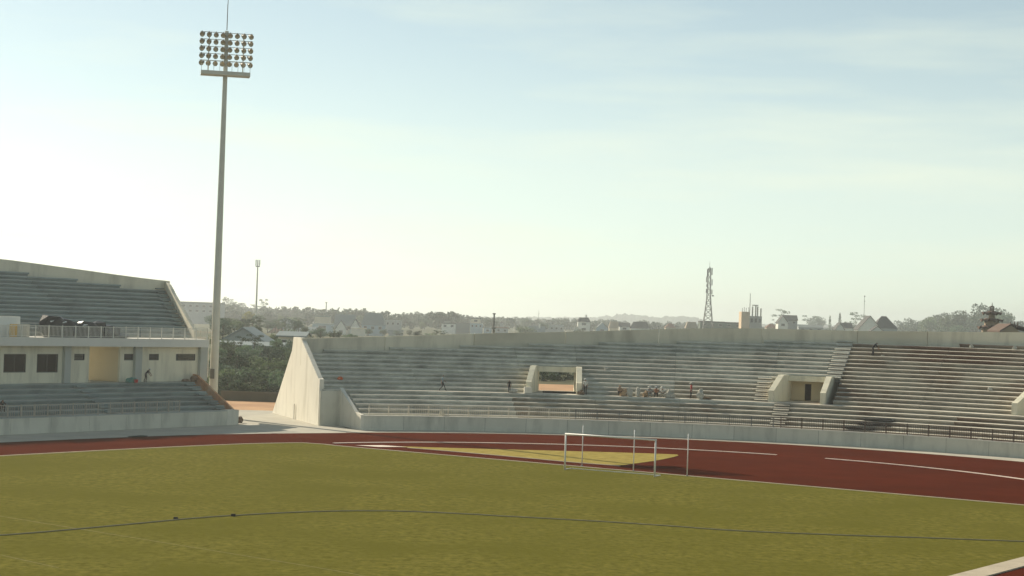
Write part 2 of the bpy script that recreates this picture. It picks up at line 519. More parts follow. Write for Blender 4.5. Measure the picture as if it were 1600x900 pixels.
def arcstep(name, R0, R1, z0, z1, a0, a1, m, parent):
    """a terrace step: riser of cast concrete, tread coloured brighter as if sunlit, falling a little to the front"""
    mb = MB()
    n = max(1, int(abs(a1 - a0) / 2.0) + 1); prev = None
    for i in range(n + 1):
        a = a0 + (a1 - a0) * i / n
        rc = .20 if z1 - z0 > .4 else .02       # the riser is undercut below its seat edge
        zm = z1 - .20 if z1 - z0 > .4 else z1 - .08
        ring = [pt(R1, a, z0), pt(R1, a, z1 + .012), pt(R0 + .02, a, z1 - .03), pt(R0, a, z1 - .045), pt(R0, a, zm), pt(R0 + rc, a, zm - .01), pt(R0 + rc, a, z0)]
        if prev:
            for k in range(7):
                l = (k+1) % 7
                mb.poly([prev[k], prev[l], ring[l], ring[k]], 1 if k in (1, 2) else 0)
        else: mb.poly(ring)
        prev = ring
    mb.poly(prev)
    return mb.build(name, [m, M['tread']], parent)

ST = thing('terrace_stand', 'long curved open concrete terrace round the bend, with tunnels and a tall cream end wall', 'stand', pt(62, 0, 0))
VOMS = [(-8.5, -3.2), (14.2, 19.5), (36.4, 41.7)]
SKEW = {-8.5: .24, -3.2: .07, 14.2: .16, 19.5: 0.0, 36.4: .1, 41.7: 0.0}      # degrees per metre of depth
VROWS = 6
# front wall and lower tier
LOW0 = -26.2
NP = 21
for k in range(NP):
    a = LOW0 + (PHI_MAX - LOW0) * k / NP; b = LOW0 + (PHI_MAX - LOW0) * (k + 1) / NP
    arcpart('wall_panel', R_FW, R_FW + .28, 0.0, 1.33, a + .012, b - .012, M['front'], ST)
arcpart('wall_core', R_FW + .02, R_FW + .26, 0.0, 1.32, LOW0 + .1, PHI_MAX - .1, M['dark'], ST)
arcpart('front_coping', R_FW - .04, R_FW + .34, 1.335, 1.40, LOW0, PHI_MAX, M['slab'], ST)
JL = [LOW0, -18, -10, -2, 6, 14.9, 16.4, 24, 32, 42, 52, PHI_MAX]
ML = ['seat_pale', 'seat_pale', 'seat_raw', 'seat_raw', 'seat_raw', 'seat_raw', 'seat_raw', 'seat_raw', 'seat_brown', 'seat_brown', 'seat_raw']
low_r = [R_FW + .285, 57.4, 58.25, 59.1, 59.95, 60.8, WALK_R0]
for i in range(7):
    z = 1.12 + i * .413
    r0 = low_r[i]; r1 = (low_r[i+1] if i < 6 else WALK_R1) + .1
    for k in range(len(JL) - 1):
        m = M[ML[k]] if i < 6 else M['seat_pale' if JL[k] < 14 else 'seat_raw']
        a0 = JL[k] if k else (LOW0 + .35 if i < 6 else phi_end(62) + .25)
        arcstep('terrace_step' if i < 6 else 'walkway', r0, r1, z - .47 if i else 0.02, z, a0 + .012, JL[k+1] - .012, m, ST)
# end cheek of the lower tier and the taller wall section beside it
mb = MB()
prof = [(R_FW, 0), (R_FW, 1.45), (57.4, 1.6), (61.9, 3.75), (61.9, 0)]
mb.hexa([pt(r, LOW0 - .3, z) for r, z in prof], [pt(r, LOW0 + .05, z) for r, z in prof])
mb.build('end_cheek', M['endwall'], ST)
arcpart('return_wall', 61.62, 61.95, 0, 3.42, phi_end(61.9), LOW0 - .3, M['front'], ST)
# aisle half-steps in the lower tier
def halfstep(R, z, a0, a1, m):
    arcstep('aisle_step', R - .40, R, z - .33, z - .19, a0, a1, m, ST)
for i in range(1, 7):
    halfstep(low_r[i], 1.12 + i * .413, 14.92, 16.38, M['seat_raw'])
# upper tier
rows = 16
cuts = [None, -18.5, -8.5, -3.2, 5.5, 14.2, 18.75, 20.1, 28, 36.4, 41.7, 52, PHI_MAX]
for i in range(rows):
    r0, z = WALK_R1 + i * TREAD, WALK_Z + (i+1) * RISE
    st_ = phi_end(r0) + .3
    # where the row starts: the rim spirals out, so high rows begin further round
    a = st_
    while a < PHI_MAX and r_rim(a) < r0 + .35: a += .25
    st_ = a
    for k in range(len(cuts) - 1):
        a0 = cuts[k] if k else st_
        a1 = cuts[k+1]
        a0 = max(a0, st_)
        if a1 - a0 < .2: continue
        mid = (a0 + a1) / 2
        a0v = a0
        if i < VROWS:
            hit = [v for v in VOMS if v[0] - .01 <= mid <= v[1]]
            if hit: continue
            if k == 6 or False:
                a0v = 19.5
        if i < VROWS and abs(a0 - 18.75) < .01: a0v = 19.5
        if mid < 18: m = M['seat_pale'] if not (i < 4 and 5 < mid) else M['seat_raw']
        elif mid < 20.2: m = M['seat_pale']
        else: m = M['seat_brown'] if i in (11, 12, 13, 14, 15) and mid > 20 and mid < 36 else M['seat_raw']
        if i < VROWS:
            for e_ in SKEW:
                if abs(a1 - e_) < .01: a1 = e_ + SKEW[e_] * (r0 + .3 - 62.5) + .3
                if abs(a0v - e_) < .01: a0v = e_ + SKEW[e_] * (r0 + .3 - 62.5) - .25
        arcstep('terrace_step', r0, r0 + TREAD + .1, z - RISE - .06, z, a0v + .012, a1 - .012, m, ST)
    # aisle half-steps
    if i >= VROWS:
        halfstep(r0, z, 18.77, 20.08, M['seat_pale'])
    else:
        halfstep(r0, z, 12.9, 14.15, M['seat_raw'])
# under-slab that closes the rake from below
def rake(name, a0, a1, ra, za, m):
    mb = MB()
    n = max(1, int((a1 - a0) / 2) + 1)
    prev = None
    for j in range(n + 1):
        a = a0 + (a1 - a0) * j / n
        rr = r_rim(a) + .3; zz = interp(FOOT, a) - .3
        ring = [pt(ra, a, za - .35), pt(ra, a, za - .15), pt(rr, a, zz), pt(rr, a, zz - .2)]
        if prev:
            for k in range(4):
                l = (k+1) % 4
                mb.poly([prev[k], prev[l], ring[l], ring[k]])
        prev = ring
    mb.build(name, m, ST)
zv = WALK_Z + VROWS * RISE; rv = WALK_R1 + VROWS * TREAD
rake('raker_slab', -27.2, PHI_MAX, rv + .3, zv, M['concrete'])
# rim wall in cast bays
bays = [-27.6, -20, -12, -4, 4, 12.6, 20.4, 26, 34, 42, 52, PHI_MAX]
for a0, a1 in zip(bays, bays[1:]):
    mb = MB(); n = 6; prev = None
    for j in range(n + 1):
        a = a0 + .02 + (a1 - a0 - .04) * j / n
        ri = r_rim(a); zt = interp(TOP, a)
        ring = [pt(ri, a, interp(FOOT, a) - 1.4), pt(ri, a, zt), pt(ri + .35, a, zt), pt(ri + .35, a, interp(FOOT, a) - 1.4)]
        if prev:
            for k in range(4):
                l = (k+1) % 4
                mb.poly([prev[k], prev[l], ring[l], ring[k]])
        else: mb.poly(ring)
        prev = ring
    mb.poly(prev)
    mb.build('rim_wall', M['rim_dusty' if a0 in (20.4, 34, -12) else 'rim'], ST)
# end wall: the white slab that closes the terrace at the gap
W0 = Vector((-18.5, 172.4, 0)); W1 = Vector((-25.5, 191.0, 0)); wd = (W1 - W0).normalized(); wn = Vector((wd.y, -wd.x, 0))
prof = [(0, 0), (0, 4.55), (.5, 4.6), (8.3, 8.42), (11.4, 8.42), (11.9, 7.0), (19.85, 0)]
mb = MB()
mb.hexa([tuple(W0 + wd * s + Zax * z) for s, z in prof], [tuple(W0 + wd * s + wn * .45 + Zax * z) for s, z in prof])
mb.build('end_wall', M['endwall'], ST)
mb = MB(); mb.tube(W0 + wd * 9.5 - wn * .12, W0 + wd * 9.5 - wn * .12 + Zax * 1.6, .06); mb.build('drain_pipe', M['slab'], ST)
# outer skin of the terrace, leaving the through tunnel open
for a0, a1 in ((-26.2, -16), (4, 20), (20, 40), (40, PHI_MAX)):
    mb = MB(); n = 6; prev = None
    for j in range(n + 1):
        a = a0 + (a1 - a0) * j / n
        r = r_rim(a) + .4
        ring = [pt(r, a, interp(FOOT, a) - .5), pt(82, a, -.1), pt(82.3, a, -.1), pt(r + .3, a, interp(FOOT, a) - .5)]
        if prev:
            for k in range(4):
                l = (k+1) % 4
                mb.poly([prev[k], prev[l], ring[l], ring[k]])
        prev = ring
    mb.build('outer_skin', M['rim'], ST)

def vomitory(a0, a1, through):
    t = .45 / 65 * 57.3 * 1.3
    rB = WALK_R1 + VROWS * TREAD + .35
    zt = WALK_Z + VROWS * RISE
    prof = [(62.5, WALK_Z + .002), (62.5, 4.75), (62.8, 4.85), (65.9, zt + .22), (rB + .4, zt + .22), (rB + .4, WALK_Z + .002)]
    kl, kr = SKEW[a0], SKEW[a1]
    for s0, s1, k_ in ((a0, a0 + t, kl), (a1 - t, a1, kr)):
        mb = MB()
        mb.hexa([pt(r, s0 + k_ * (r - 62.5), z) for r, z in prof], [pt(r, s1 + k_ * (r - 62.5), z) for r, z in prof])
        mb.build('tunnel_cheek', M['facade'], ST)
    i0, i1 = a0 + t + .01 + kl * (rB - 62.5) * .9, a1 - t - .01 + kr * (rB - 62.5) * .9
    arcpart('tunnel_lintel', rB - .6, rB + .38, 5.66, zt + .16, i0, i1, M['facade'], ST)
    arcpart('tunnel_floor', WALK_R1 + .11, 70.5 if through else 72, WALK_Z - .5, WALK_Z + .004, a0 + .1, a1 + .1, M['seat_raw'], ST)
    if through:
        arcpart('tunnel_soffit', rB + .42, 71, 5.70, 5.85, a0, a1, M['concrete'], ST)
        arcpart('tunnel_side', rB + .42, 69.2, WALK_Z + .02, 5.69, i0 - .25, i0 + .02, M['warm'], ST)
        arcpart('tunnel_side', rB + .42, 69.2, WALK_Z + .02, 5.69, i1 - .02, i1 + .25, M['facade'], ST)
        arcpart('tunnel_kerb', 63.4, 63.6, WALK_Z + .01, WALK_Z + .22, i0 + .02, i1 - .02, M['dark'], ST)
    else:
        w_ = i1 - i0
        rb = rB + 1.3
        d0, d1 = i0 + w_ * .36, i0 + w_ * .52
        e0 = i0 + w_ * .78
        arcpart('tunnel_back', rb, rb + .2, WALK_Z + .01, 5.68, i0 - .3, d0, M['warm'], ST)
        arcpart('tunnel_back', rb, rb + .2, WALK_Z + .01, 5.68, d1, e0, M['warm'], ST)
        arcpart('tunnel_back', rb, rb + .2, 5.35, 5.68, d0 + .003, d1 - .003, M['warm'], ST)
        arcpart('tunnel_back', rb, rb + .2, 5.35, 5.68, e0 + .003, i1 + .3, M['warm'], ST)
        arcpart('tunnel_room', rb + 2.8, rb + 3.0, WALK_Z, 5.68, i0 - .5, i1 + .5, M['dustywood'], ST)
        arcpart('tunnel_soffit', rB + .42, rb + 3.0, 5.70, 5.85, i0 - .5, i1 + .5, M['facade'], ST)
        arcpart('tunnel_side', rB + .42, rb + 2.8, WALK_Z + .02, 5.69, i0 - .5, i0 - .32, M['facade'], ST)
        arcpart('tunnel_side', rB + .42, rb + 2.8, WALK_Z + .02, 5.69, i1 + .32, i1 + .5, M['facade'], ST)
vomitory(*VOMS[0], True)
vomitory(*VOMS[1], False)
vomitory(*VOMS[2], False)

# railings on the front wall
def arc_railing(label, a0, a1, m, step, h=1.0, post=2.0, z0=1.40, R=R_FW + .14):
    t = thing('railing', label, 'railing', pt(R, (a0 + a1) / 2, z0), 'railings on the front wall of the curved terrace')
    mb = MB(); arcblock(mb, R - .025, R + .025, z0 + h - .05, z0 + h, a0, a1); mb.build('top_rail', m, t)
    mb = MB(); arcblock(mb, R - .02, R + .02, z0 + .10, z0 + .14, a0, a1); mb.build('bottom_rail', m, t)
    L_ = radians(a1 - a0) * R
    mb = MB(); n = int(L_ / step)
    for i in range(n):
        a = a0 + (a1 - a0) * (i + .5) / n
        if random.random() < .04: continue
        p = pt(R, a, z0 + .141); mb.box(p, (.028, .028, h - .195), -radians(a))
    o = mb.build('baluster', m, t); o['kind'] = 'stuff'
    n = int(L_ / post)
    me = None
    for i in range(n + 1):
        a = a0 + (a1 - a0) * i / n
        p = pt(R, a, z0)
        if me is None:
            mb = MB(); mb.box((0, 0, 0.002), (.075, .075, h + .04)); o = mb.build('post', m); me = o.data
            o.parent = t
        else:
            o = bpy.data.objects.new('post', me); COL.objects.link(o); o.parent = t
        o.location = Vector(p) - t.location; o.rotation_euler.z = -radians(a)
arc_railing('cream railing on the left third of the curved front wall, nearest the gap', LOW0 + .6, -5, M['railc'], .20)
arc_railing('faint grey railing on the curved front wall below the through tunnel and the resting workers', -4.4, 15.5, M['steel'], .20, h=.95)
arc_railing('dark brown railing with many posts on the right end of the curved front wall', 16.2, 60, M['raild'], .17, h=1.05)

# thin pole standing on the top row
pp = P(770.5, 541, SC.y + 72)
t = thing('utility_pole', 'slim dark utility pole standing in front of the rim wall left of the through tunnel', 'pole', (pp.x, pp.y - .4, 8.0))
x, y = t.location.x, t.location.y
mb = MB(); mb.tube((x, y, 7.4), (x, y, 11.55), .10, .075); mb.build('pole', M['steel'], t)
mb = MB(); mb.box((x, y, 9.95), (.42, .12, .12)); mb.box((x + .05, y - .1, 9.55), (.2, .2, .3)); mb.build('bracket', M['lampbody'], t)
mb = MB(); mb.box((x, y, 11.5), (.34, .16, .12)); mb.build('pole_cap', M['lampbody'], t)

# ================================================================== STRAIGHT STAND (left)
O = Vector((-26.0, 169.2, 0))
def S(u, v, z=0): return O + U * u + V * v + Zax * z
def sbox(mb, u0, u1, v0, v1, z0, z1, mi=0):
    mb.frame_box(O, U, V, Zax, (u0, v0, z0), (u1, v1, z1), mi)
def spart(name, u0, u1, v0, v1, z0, z1, m, parent):
    mb = MB(); sbox(mb, u0, u1, v0, v1, z0, z1); return mb.build(name, m, parent)
def sstep(name, u0, u1, v0, v1, z0, z1, m, parent):
    mb = MB()
    prof = [(v1, z0), (v1, z1 + .012), (v0 + .02, z1 - .03), (v0, z1 - .045), (v0, z1 - .2), (v0 + .2, z1 - .21), (v0 + .2, z0)]
    A = [S(u0, v, z) for v, z in prof]; B = [S(u1, v, z) for v, z in prof]
    mb.poly(A); mb.poly(B)
    for k in range(7):
        l = (k+1) % 7
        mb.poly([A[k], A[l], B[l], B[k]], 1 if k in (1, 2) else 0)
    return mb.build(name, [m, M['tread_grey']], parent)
def on_plane(px, py, v):
    """u, z where the sight line crosses the vertical plane at depth v"""
    x, f, d = ray(px, py)
    dirv = Vector((x, f, -d)); c0 = Vector((0, 0, CAMH))
    t_ = (v - (c0 - O).dot(V)) / dirv.dot(V)
    q = c0 + dirv * t_ - O
    return q.dot(U), q.z
LS = thing('grandstand', 'two tier concrete grandstand in shade with a cream facade under its upper deck', 'stand', S(-14, 4))
UL, UR = -75.0, 0.0
for k in range(17):
    a, b = -1.3 - 4.3 * (k + 1), -1.3 - 4.3 * k
    spart('wall_panel', a + .012, b - .012 if k else b, 0, .28, 0, 1.36, M['front'], LS)
spart('wall_core', -74, -1.5, .02, .26, 0, 1.35, M['dark'], LS)
spart('end_pier', -1.297, .25, -.03, .9, 0, 1.45, M['endwall'], LS)
spart('front_coping', UL, -1.31, -.04, .34, 1.362, 1.42, M['pier'], LS)
LT, LRISE = .8, .415
VF = 6.6           # facade plane
ju = [UL, -60, -45, -30, -20, -10, 0]
for i in range(7):
    z = 1.40 + i * LRISE
    v0 = .285 + (i * LT + (.45 if i else 0)); v1 = v0 + LT + .55
    if i == 6: v1 = VF + 14
    for a, b in zip(ju, ju[1:]):
        b2 = b - .02
        if b == 0: b2 = -.15
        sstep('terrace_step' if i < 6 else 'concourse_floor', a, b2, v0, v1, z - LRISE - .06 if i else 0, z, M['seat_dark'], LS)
ZF = 1.40 + 6 * LRISE        # concourse level
# aisle half steps at the far end and mid way
for uu in (-1.6, -15.5):
    for i in range(1, 7):
        z = 1.40 + i * LRISE; v0 = .285 + i * LT + .45
        spart('aisle_step', uu, uu + 1.2, v0 - .4, v0, z - .33, z - .21, M['seat_dark'], LS)
# raked brick parapet at the end
mb = MB()
prof = [(.95, 0.0), (.95, 1.35), (6.0, 4.5), (7.4, 4.7), (7.4, 0)]
mb.hexa([tuple(S(.55, v, z)) for v, z in prof], [tuple(S(.80, v, z)) for v, z in prof])
mb.build('brick_parapet', M['brick'], LS)
# facade with real openings
def holes_wall(name, u0, u1, z0, z1, v0, v1, holes, m, parent):
    us = sorted({u0, u1, *[h[0] for h in holes], *[h[1] for h in holes]})
    zs = sorted({z0, z1, *[h[2] for h in holes], *[h[3] for h in holes]})
    mb = MB()
    inside = lambda u, z: any(h[0] < u < h[1] and h[2] < z < h[3] for h in holes)
    F_ = lambda i, j: 0 <= i < len(us)-1 and 0 <= j < len(zs)-1 and not inside((us[i]+us[i+1])/2, (zs[j]+zs[j+1])/2)
    for i in range(len(us) - 1):
        for j in range(len(zs) - 1):
            if not F_(i, j): continue
            a, b, c, d = us[i], us[i+1], zs[j], zs[j+1]
            mb.poly([S(a, v0, c), S(b, v0, c), S(b, v0, d), S(a, v0, d)])
            mb.poly([S(b, v1, c), S(a, v1, c), S(a, v1, d), S(b, v1, d)])
            if not F_(i-1, j): mb.poly([S(a, v1, c), S(a, v0, c), S(a, v0, d), S(a, v1, d)])
            if not F_(i+1, j): mb.poly([S(b, v0, c), S(b, v1, c), S(b, v1, d), S(b, v0, d)])
            if not F_(i, j-1): mb.poly([S(a, v0, c), S(a, v1, c), S(b, v1, c), S(b, v0, c)])
            if not F_(i, j+1): mb.poly([S(a, v0, d), S(b, v0, d), S(b, v1, d), S(a, v1, d)])
    return mb.build(name, m, parent)
ZS0, ZS1 = 7.25, 8.02       # deck slab
def uz(px, py): return on_plane(px, py, VF)
holes = []
big = [((6, 553), (40, 582)), ((58, 553), (90, 582))]
small = [((116, 553), (132, 563)), ((194, 553), (210, 563)), ((233, 553), (248, 563)), ((275, 553), (305, 563.5))]
for a, b in big + small:
    u0, z1 = uz(*a); u1, z0 = uz(*b)
    holes.append((u0, u1, z0, z1))
du0 = uz(139, 570)[0]; du1 = uz(187, 570)[0]
DZ1 = ZS0 - .03
holes.append((du0, du1, ZF - .01, DZ1 + .5))
# repeats of the big windows further along (outside the frame)
for k in range(1, 6):
    holes.append((holes[0][0] - 3.4 * k, holes[0][1] - 3.4 * k, holes[0][2], holes[0][3]))
UE = uz(322, 560)[0]
holes_wall('facade_wall', UL, UE, ZF + .003, ZS0 - .004, VF, VF + .25, holes, M['facade'], LS)
for h in holes[:2] + holes[7:]:
    mb = MB()
    f = .07
    sbox(mb, h[0] + .002, h[0] + f, VF + .05, VF + .15, h[2] + .002, h[3] - .002); sbox(mb, h[1] - f, h[1] - .002, VF + .05, VF + .15, h[2] + .002, h[3] - .002)
    sbox(mb, h[0] + f, h[1] - f, VF + .055, VF + .145, h[3] - f, h[3] - .003); sbox(mb, h[0] + f, h[1] - f, VF + .055, VF + .145, h[2] + .003, h[2] + f)
    w_ = mb.build('window', M['louvre'], LS)
    mid = (h[0] + h[1]) / 2
    mb = MB(); sbox(mb, mid - .025, mid + .025, VF + .06, VF + .14, h[2] + f, h[3] - f); mb.build('mullion', M['louvre'], w_)
for h in holes[2:6]:
    mb = MB(); f = .05
    sbox(mb, h[0] + .002, h[0] + f, VF + .04, VF + .14, h[2] + .002, h[3] - .002); sbox(mb, h[1] - f, h[1] - .002, VF + .04, VF + .14, h[2] + .002, h[3] - .002)
    sbox(mb, h[0] + f, h[1] - f, VF + .045, VF + .135, h[3] - f, h[3] - .003); sbox(mb, h[0] + f, h[1] - f, VF + .045, VF + .135, h[2] + .003, h[2] + f)
    w_ = mb.build('louvre_window', M['louvre'], LS)
    for q in range(4):
        zz = h[2] + f + (h[3] - h[2] - 2*f) * (q + .15) / 4
        mb = MB(); sbox(mb, h[0] + f, h[1] - f, VF + .07, VF + .12, zz, zz + .07); mb.build('slat', M['louvre'], w_)
# rooms behind
spart('room_back', UL, du0 - .3, VF + 3.6, VF + 3.8, ZF + .01, ZS0 - .01, M['dark'], LS)  # near black wall: the shade of the unlit rooms put into its colour
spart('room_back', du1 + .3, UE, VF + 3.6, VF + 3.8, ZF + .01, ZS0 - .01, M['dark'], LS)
for a in (du0 - .30, ):
    spart('passage_wall', a, a + .24, VF + .26, VF + 7.5, ZF + .004, ZS0 - .006, M['facade'], LS)
spart('passage_wall', du1 + .02, du1 + .26, VF + .26, VF + 7.5, ZF + .004, ZS0 - .006, M['warm'], LS)
spart('room_side', UE - .25, UE - .01, VF + .26, VF + 3.59, ZF + .004, ZS0 - .006, M['facade'], LS)
spart('room_divider', -24.0, -23.8, VF + .26, VF + 3.59, ZF + .004, ZS0 - .006, M['pier'], LS)
# piers in front of the facade
for a, b in ((101, 112), (211.5, 223), (313, 325)):
    u0 = on_plane(a, 570, VF - .35)[0]; u1 = on_plane(b, 570, VF - .35)[0]
    spart('pier', u0, u1 - .1, VF - .35, VF - .004, ZF + .003, ZS0 - .004, M['pier'], LS)
# deck slab, upper railing, upper tier
spart('deck_slab', UL, 1.5, VF - 1.15, VF + 7.6, ZS0, ZS1, M['slab'], LS)
# upper tier rows
UV0 = VF + 2.2
def u_end(v): return 2.4 + (v - 8) * .548      # the end of the upper tier runs out askew
def rim_z(u): return interp([(-75, 16.4), (-40, 16.1), (-24, 15.7), (-11, 15.13), (-4, 14.62), (2, 14.15), (5, 13.95), (9, 13.75)], u)
UROWS = 16
for i in range(UROWS):
    z = ZS1 + (i + 1) * .40; v0 = UV0 + i * .78
    # the top rows stop short where the rim drops towards the end
    e = u_end(v0) - .46
    while z > rim_z(e) - .95 and e > -60: e -= .5
    js = [UL] + [q for q in (-60, -45, -30, -20, -10) if q < e - 1] + [e]
    for a, b in zip(js, js[1:]):
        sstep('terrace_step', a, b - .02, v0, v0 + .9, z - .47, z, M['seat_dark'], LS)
    if i < 14:
        ua_ = u_end(v0) - 1.9
        spart('aisle_step', ua_, ua_ + 1.1, v0 - .38, v0, z - .32, z - .2, M['seat_dark'], LS)
def uv_end(i): return UV0 + i * .78
def vrim(u): return UV0 + (rim_z(u) - 1.35 - ZS1) / .40 * .78 + .35
us = [UL, -60, -50, -40, -34, -28, -24, -20, -17, -14, -11, -8, -5, -2, 1, 4, 6, 8.0]
mb = MB(); prev = None
for u in us:
    v = vrim(u); z = rim_z(u)
    ring = [S(u, v, z - 2.3), S(u, v, z), S(u, v + .4, z), S(u, v + .4, z - 2.3)]
    if prev:
        for k in range(4):
            mb.poly([prev[k], prev[(k+1) % 4], ring[(k+1) % 4], ring[k]])
    else: mb.poly(ring)
    prev = ring
mb.poly(prev)
mb.build('rim_wall', M['rim'], LS)
# raked end parapet of the upper tier
ve = vrim(8.0)
prof = [(UV0 - .8, ZS1 + .003), (UV0 - .8, ZS1 + .75), (UV0, ZS1 + 1.15), (ve - 2.6, 12.5), (ve - 1.8, 13.0), (ve - 1.0, 13.4), (ve - .4, 13.6), (ve + .1, 13.70), (ve + .39, 13.745), (ve + .39, 10.5), (UV0 + 2, ZS1 + .003)]
mb = MB()
mb.hexa([tuple(S(u_end(v) - .44, v, z)) for v, z in prof], [tuple(S(u_end(v), v, z)) for v, z in prof])
mb.build('end_parapet', M['rim'], LS)
# raker slab under the upper tier
mb = MB()
a = [S(UL, UV0 - .1, ZS1 - .25), S(2.0, UV0 - .1, ZS1 - .25), S(8.4, UV0 + 12.5, ZS1 + 6.0), S(UL, UV0 + 12.5, ZS1 + 6.0)]
mb.hexa([tuple(p - Zax * .3) for p in a], [tuple(p) for p in a])
mb.build('raker_slab', M['concrete'], LS)
for u in range(-72, 0, 8):
    spart('rear_column', u - .3, u + .3, UV0 + 11.2, UV0 + 11.8, 0, ZS1 + 5.0, M['concrete'], LS)
def straight_railing(label, u0, u1, v, z0, h, m, step, post):
    t = thing('railing', label, 'railing', S((u0 + u1) / 2, v, z0))
    spart('top_rail', u0, u1, v - .025, v + .025, z0 + h - .05, z0 + h, m, t)
    spart('bottom_rail', u0, u1, v - .02, v + .02, z0 + .10, z0 + .14, m, t)
    mb = MB(); n = int((u1 - u0) / step)
    for i in range(n):
        if random.random() < .05: continue
        u = u0 + (u1 - u0) * (i + .5) / n
        sbox(mb, u - .014, u + .014, v - .014, v + .014, z0 + .141, z0 + h - .055)
    o = mb.build('baluster', m, t); o['kind'] = 'stuff'
    n = int((u1 - u0) / post); me = None
    for i in range(n + 1):
        u = u0 + (u1 - u0) * i / n
        if me is None:
            mb = MB(); mb.box((0, 0, .002), (.08, .08, h + .04), atan2(U.y, U.x)); o = mb.build('post', m); me = o.data
        else:
            o = bpy.data.objects.new('post', me); COL.objects.link(o)
        o.parent = t; o.location = S(u, v, z0) - t.location
straight_railing('white railing along the edge of the upper deck above the cream facade', -60, 1.35, VF - 1.0, ZS1 + .002, 1.05, M['railw'], .15, 1.5)
straight_railing('pale railing on the front wall below the lower tier of the shaded grandstand', -60, -7.5, .15, 1.425, 1.05, M['railt'], .2, 1.4)

# --- things lying on the upper deck
def lump(name, c, dims, m, seed, label=None, cat=None, parent=None, group=None, rz=0.0, rough_=.35, sub=3):
    bm = bmesh.new()
    bmesh.ops.create_icosphere(bm, subdivisions=sub, radius=1)
    for v_ in bm.verts:
        n_ = noise.noise(v_.co * 1.7 + Vector((seed * 3.7, seed, 0))) + .5 * noise.noise(v_.co * 4.1 + Vector((seed, 0, seed * 2)))
        v_.co *= 1 + rough_ * n_
        if v_.co.z < -.55: v_.co.z = -.55
        co, si = cos(rz), sin(rz)
        x_, y_ = v_.co.x * dims[0], v_.co.y * dims[1]
        v_.co = Vector((c[0] + x_ * co - y_ * si, c[1] + x_ * si + y_ * co, c[2] + (v_.co.z + .55) * dims[2]))
    me = bpy.data.meshes.new(name); bm.to_mesh(me); bm.free()
    me.materials.append(m)
    for p in me.polygons: p.use_smooth = False
    o = link(name, me, parent)
    if label: tag(o, label, cat, group)
    return o
ua = atan2(U.y, U.x)
def deck(px, py, v): 
    u, z = on_plane(px, py, v); return S(u, v, ZS1)
VD = VF + .8
tb = thing('tarpaulin_heap', 'long heap of crumpled black tarpaulin behind the upper deck railing', 'tarpaulin', deck(125, 520, VD))
for k, (px, w_, h) in enumerate(((82, 1.7, 1.25), (100, 1.5, 1.15), (118, 1.6, .85), (136, 1.6, 1.0), (152, 1.5, .85), (168, 1.4, .75), (184, 1.2, .35))):
    c = deck(px, 520, VD)
    lump('tarpaulin_fold', c + Zax * .003, (w_, 1.0, h), M['tarp'], k + 1, parent=tb, rz=ua, rough_=.4, sub=2)
for px, py, w_ in ((74, 501, .5), (92, 503, .9), (127, 507, 1.0), (155, 508, .5)):
    u, z = on_plane(px, py, VD)
    a = S(u, VD - .75, z)
    mb = MB(); mb.hexa([tuple(a + U * x + V * y + Zax * q) for x, y, q in ((-w_ * .5, 0, -.12), (w_ * .4, .1, .0), (w_ * .55, .45, .16), (-w_ * .3, .4, .02))], [tuple(a + U * x + V * y + Zax * (q + .03)) for x, y, q in ((-w_ * .5, 0, -.12), (w_ * .4, .1, .0), (w_ * .55, .45, .16), (-w_ * .3, .4, .02))])
    mb.build('tarp_highlight', M['white'], tb)  # white pieces painting in the bright highlights on the black tarpaulin
o = spart('panel_stack', on_plane(-30, 510, VD)[0], on_plane(31, 510, VD)[0], VD, VD + .9, ZS1 + .003, ZS1 + 1.78, M['white'], None)
tag(o, 'white panel stack at the left edge of the upper deck', 'panels')
o = spart('board', on_plane(17, 515, VF - .3)[0], on_plane(27, 515, VF - .3)[0], VF - .3, VF - .1, ZS1 + .003, ZS1 + 1.12, M['yellow'], None)
tag(o, 'yellow board upright behind the upper railing at the far left', 'board')
o = spart('crate', on_plane(28, 515, VF - .35)[0], on_plane(46, 515, VF - .35)[0], VF - .35, VF + .1, ZS1 + .003, ZS1 + 1.12, M['sack'], None)
tag(o, 'pale crate beside the yellow board behind the upper railing', 'crate')
# things on the concourse and by the front wall
for k, (px, py, d_, col, lab) in enumerate((
        (289, 594, (.45, .3, .16), 'dustywood', 'low brown rubble heap against the facade below the wide louvre window, the flatter left one'),
        (302, 594, (.36, .3, .38), 'dustywood', 'taller brown rubble heap by the end pier below the wide louvre window'))):
    u = on_plane(px, py, VF - .5)[0]
    lump('rubble_heap', S(u, VF - .6, ZF + .003), d_, M[col], 20 + k, lab, 'rubble', group='rubble heaps against the facade', rz=ua)
for k, (px, py, d_, lab) in enumerate((
        (110, 674, (.75, .25, .16), 'dark flat debris heap at the foot of the front wall, left one of the pair'),
        (126, 673, (.85, .3, .26), 'dark taller debris heap at the foot of the front wall, right one of the pair'),
        (215, 683.5, (1.0, .3, .07), 'dark strip of debris on the edge of the red track before the shaded grandstand'))):
    g = G(px, py)
    lump('debris_heap', (g.x, g.y, .05), d_, M['dark'], 30 + k, lab, 'debris', group='debris on the apron of the grandstand', rz=ua)
o = lump('debris_bag', (G(374, 661).x, G(374, 661).y, .02), (.35, .3, .4), M['dustywood'], 41, 'small dark bag at the corner pier of the grandstand', 'bag')
c = S(on_plane(210, 600, VF - 1.2)[0], VF - 1.4, ZF + .003)
mb = MB(); mb.tube(c, c + Zax * .3, .16, .2, 10)
tag(mb.build('bucket', M['red']), 'red bucket on the concourse right of the doorway', 'bucket')
c = S(on_plane(205, 599, VF - 1.0)[0], VF - 1.0, ZF + .003)
tag(lump('cloth_bundle', c, (.6, .3, .3), cmat('teal_cloth', (.10, .24, .20)), 52, rz=ua), 'teal cloth bundle on the concourse just behind the red bucket', 'cloth')

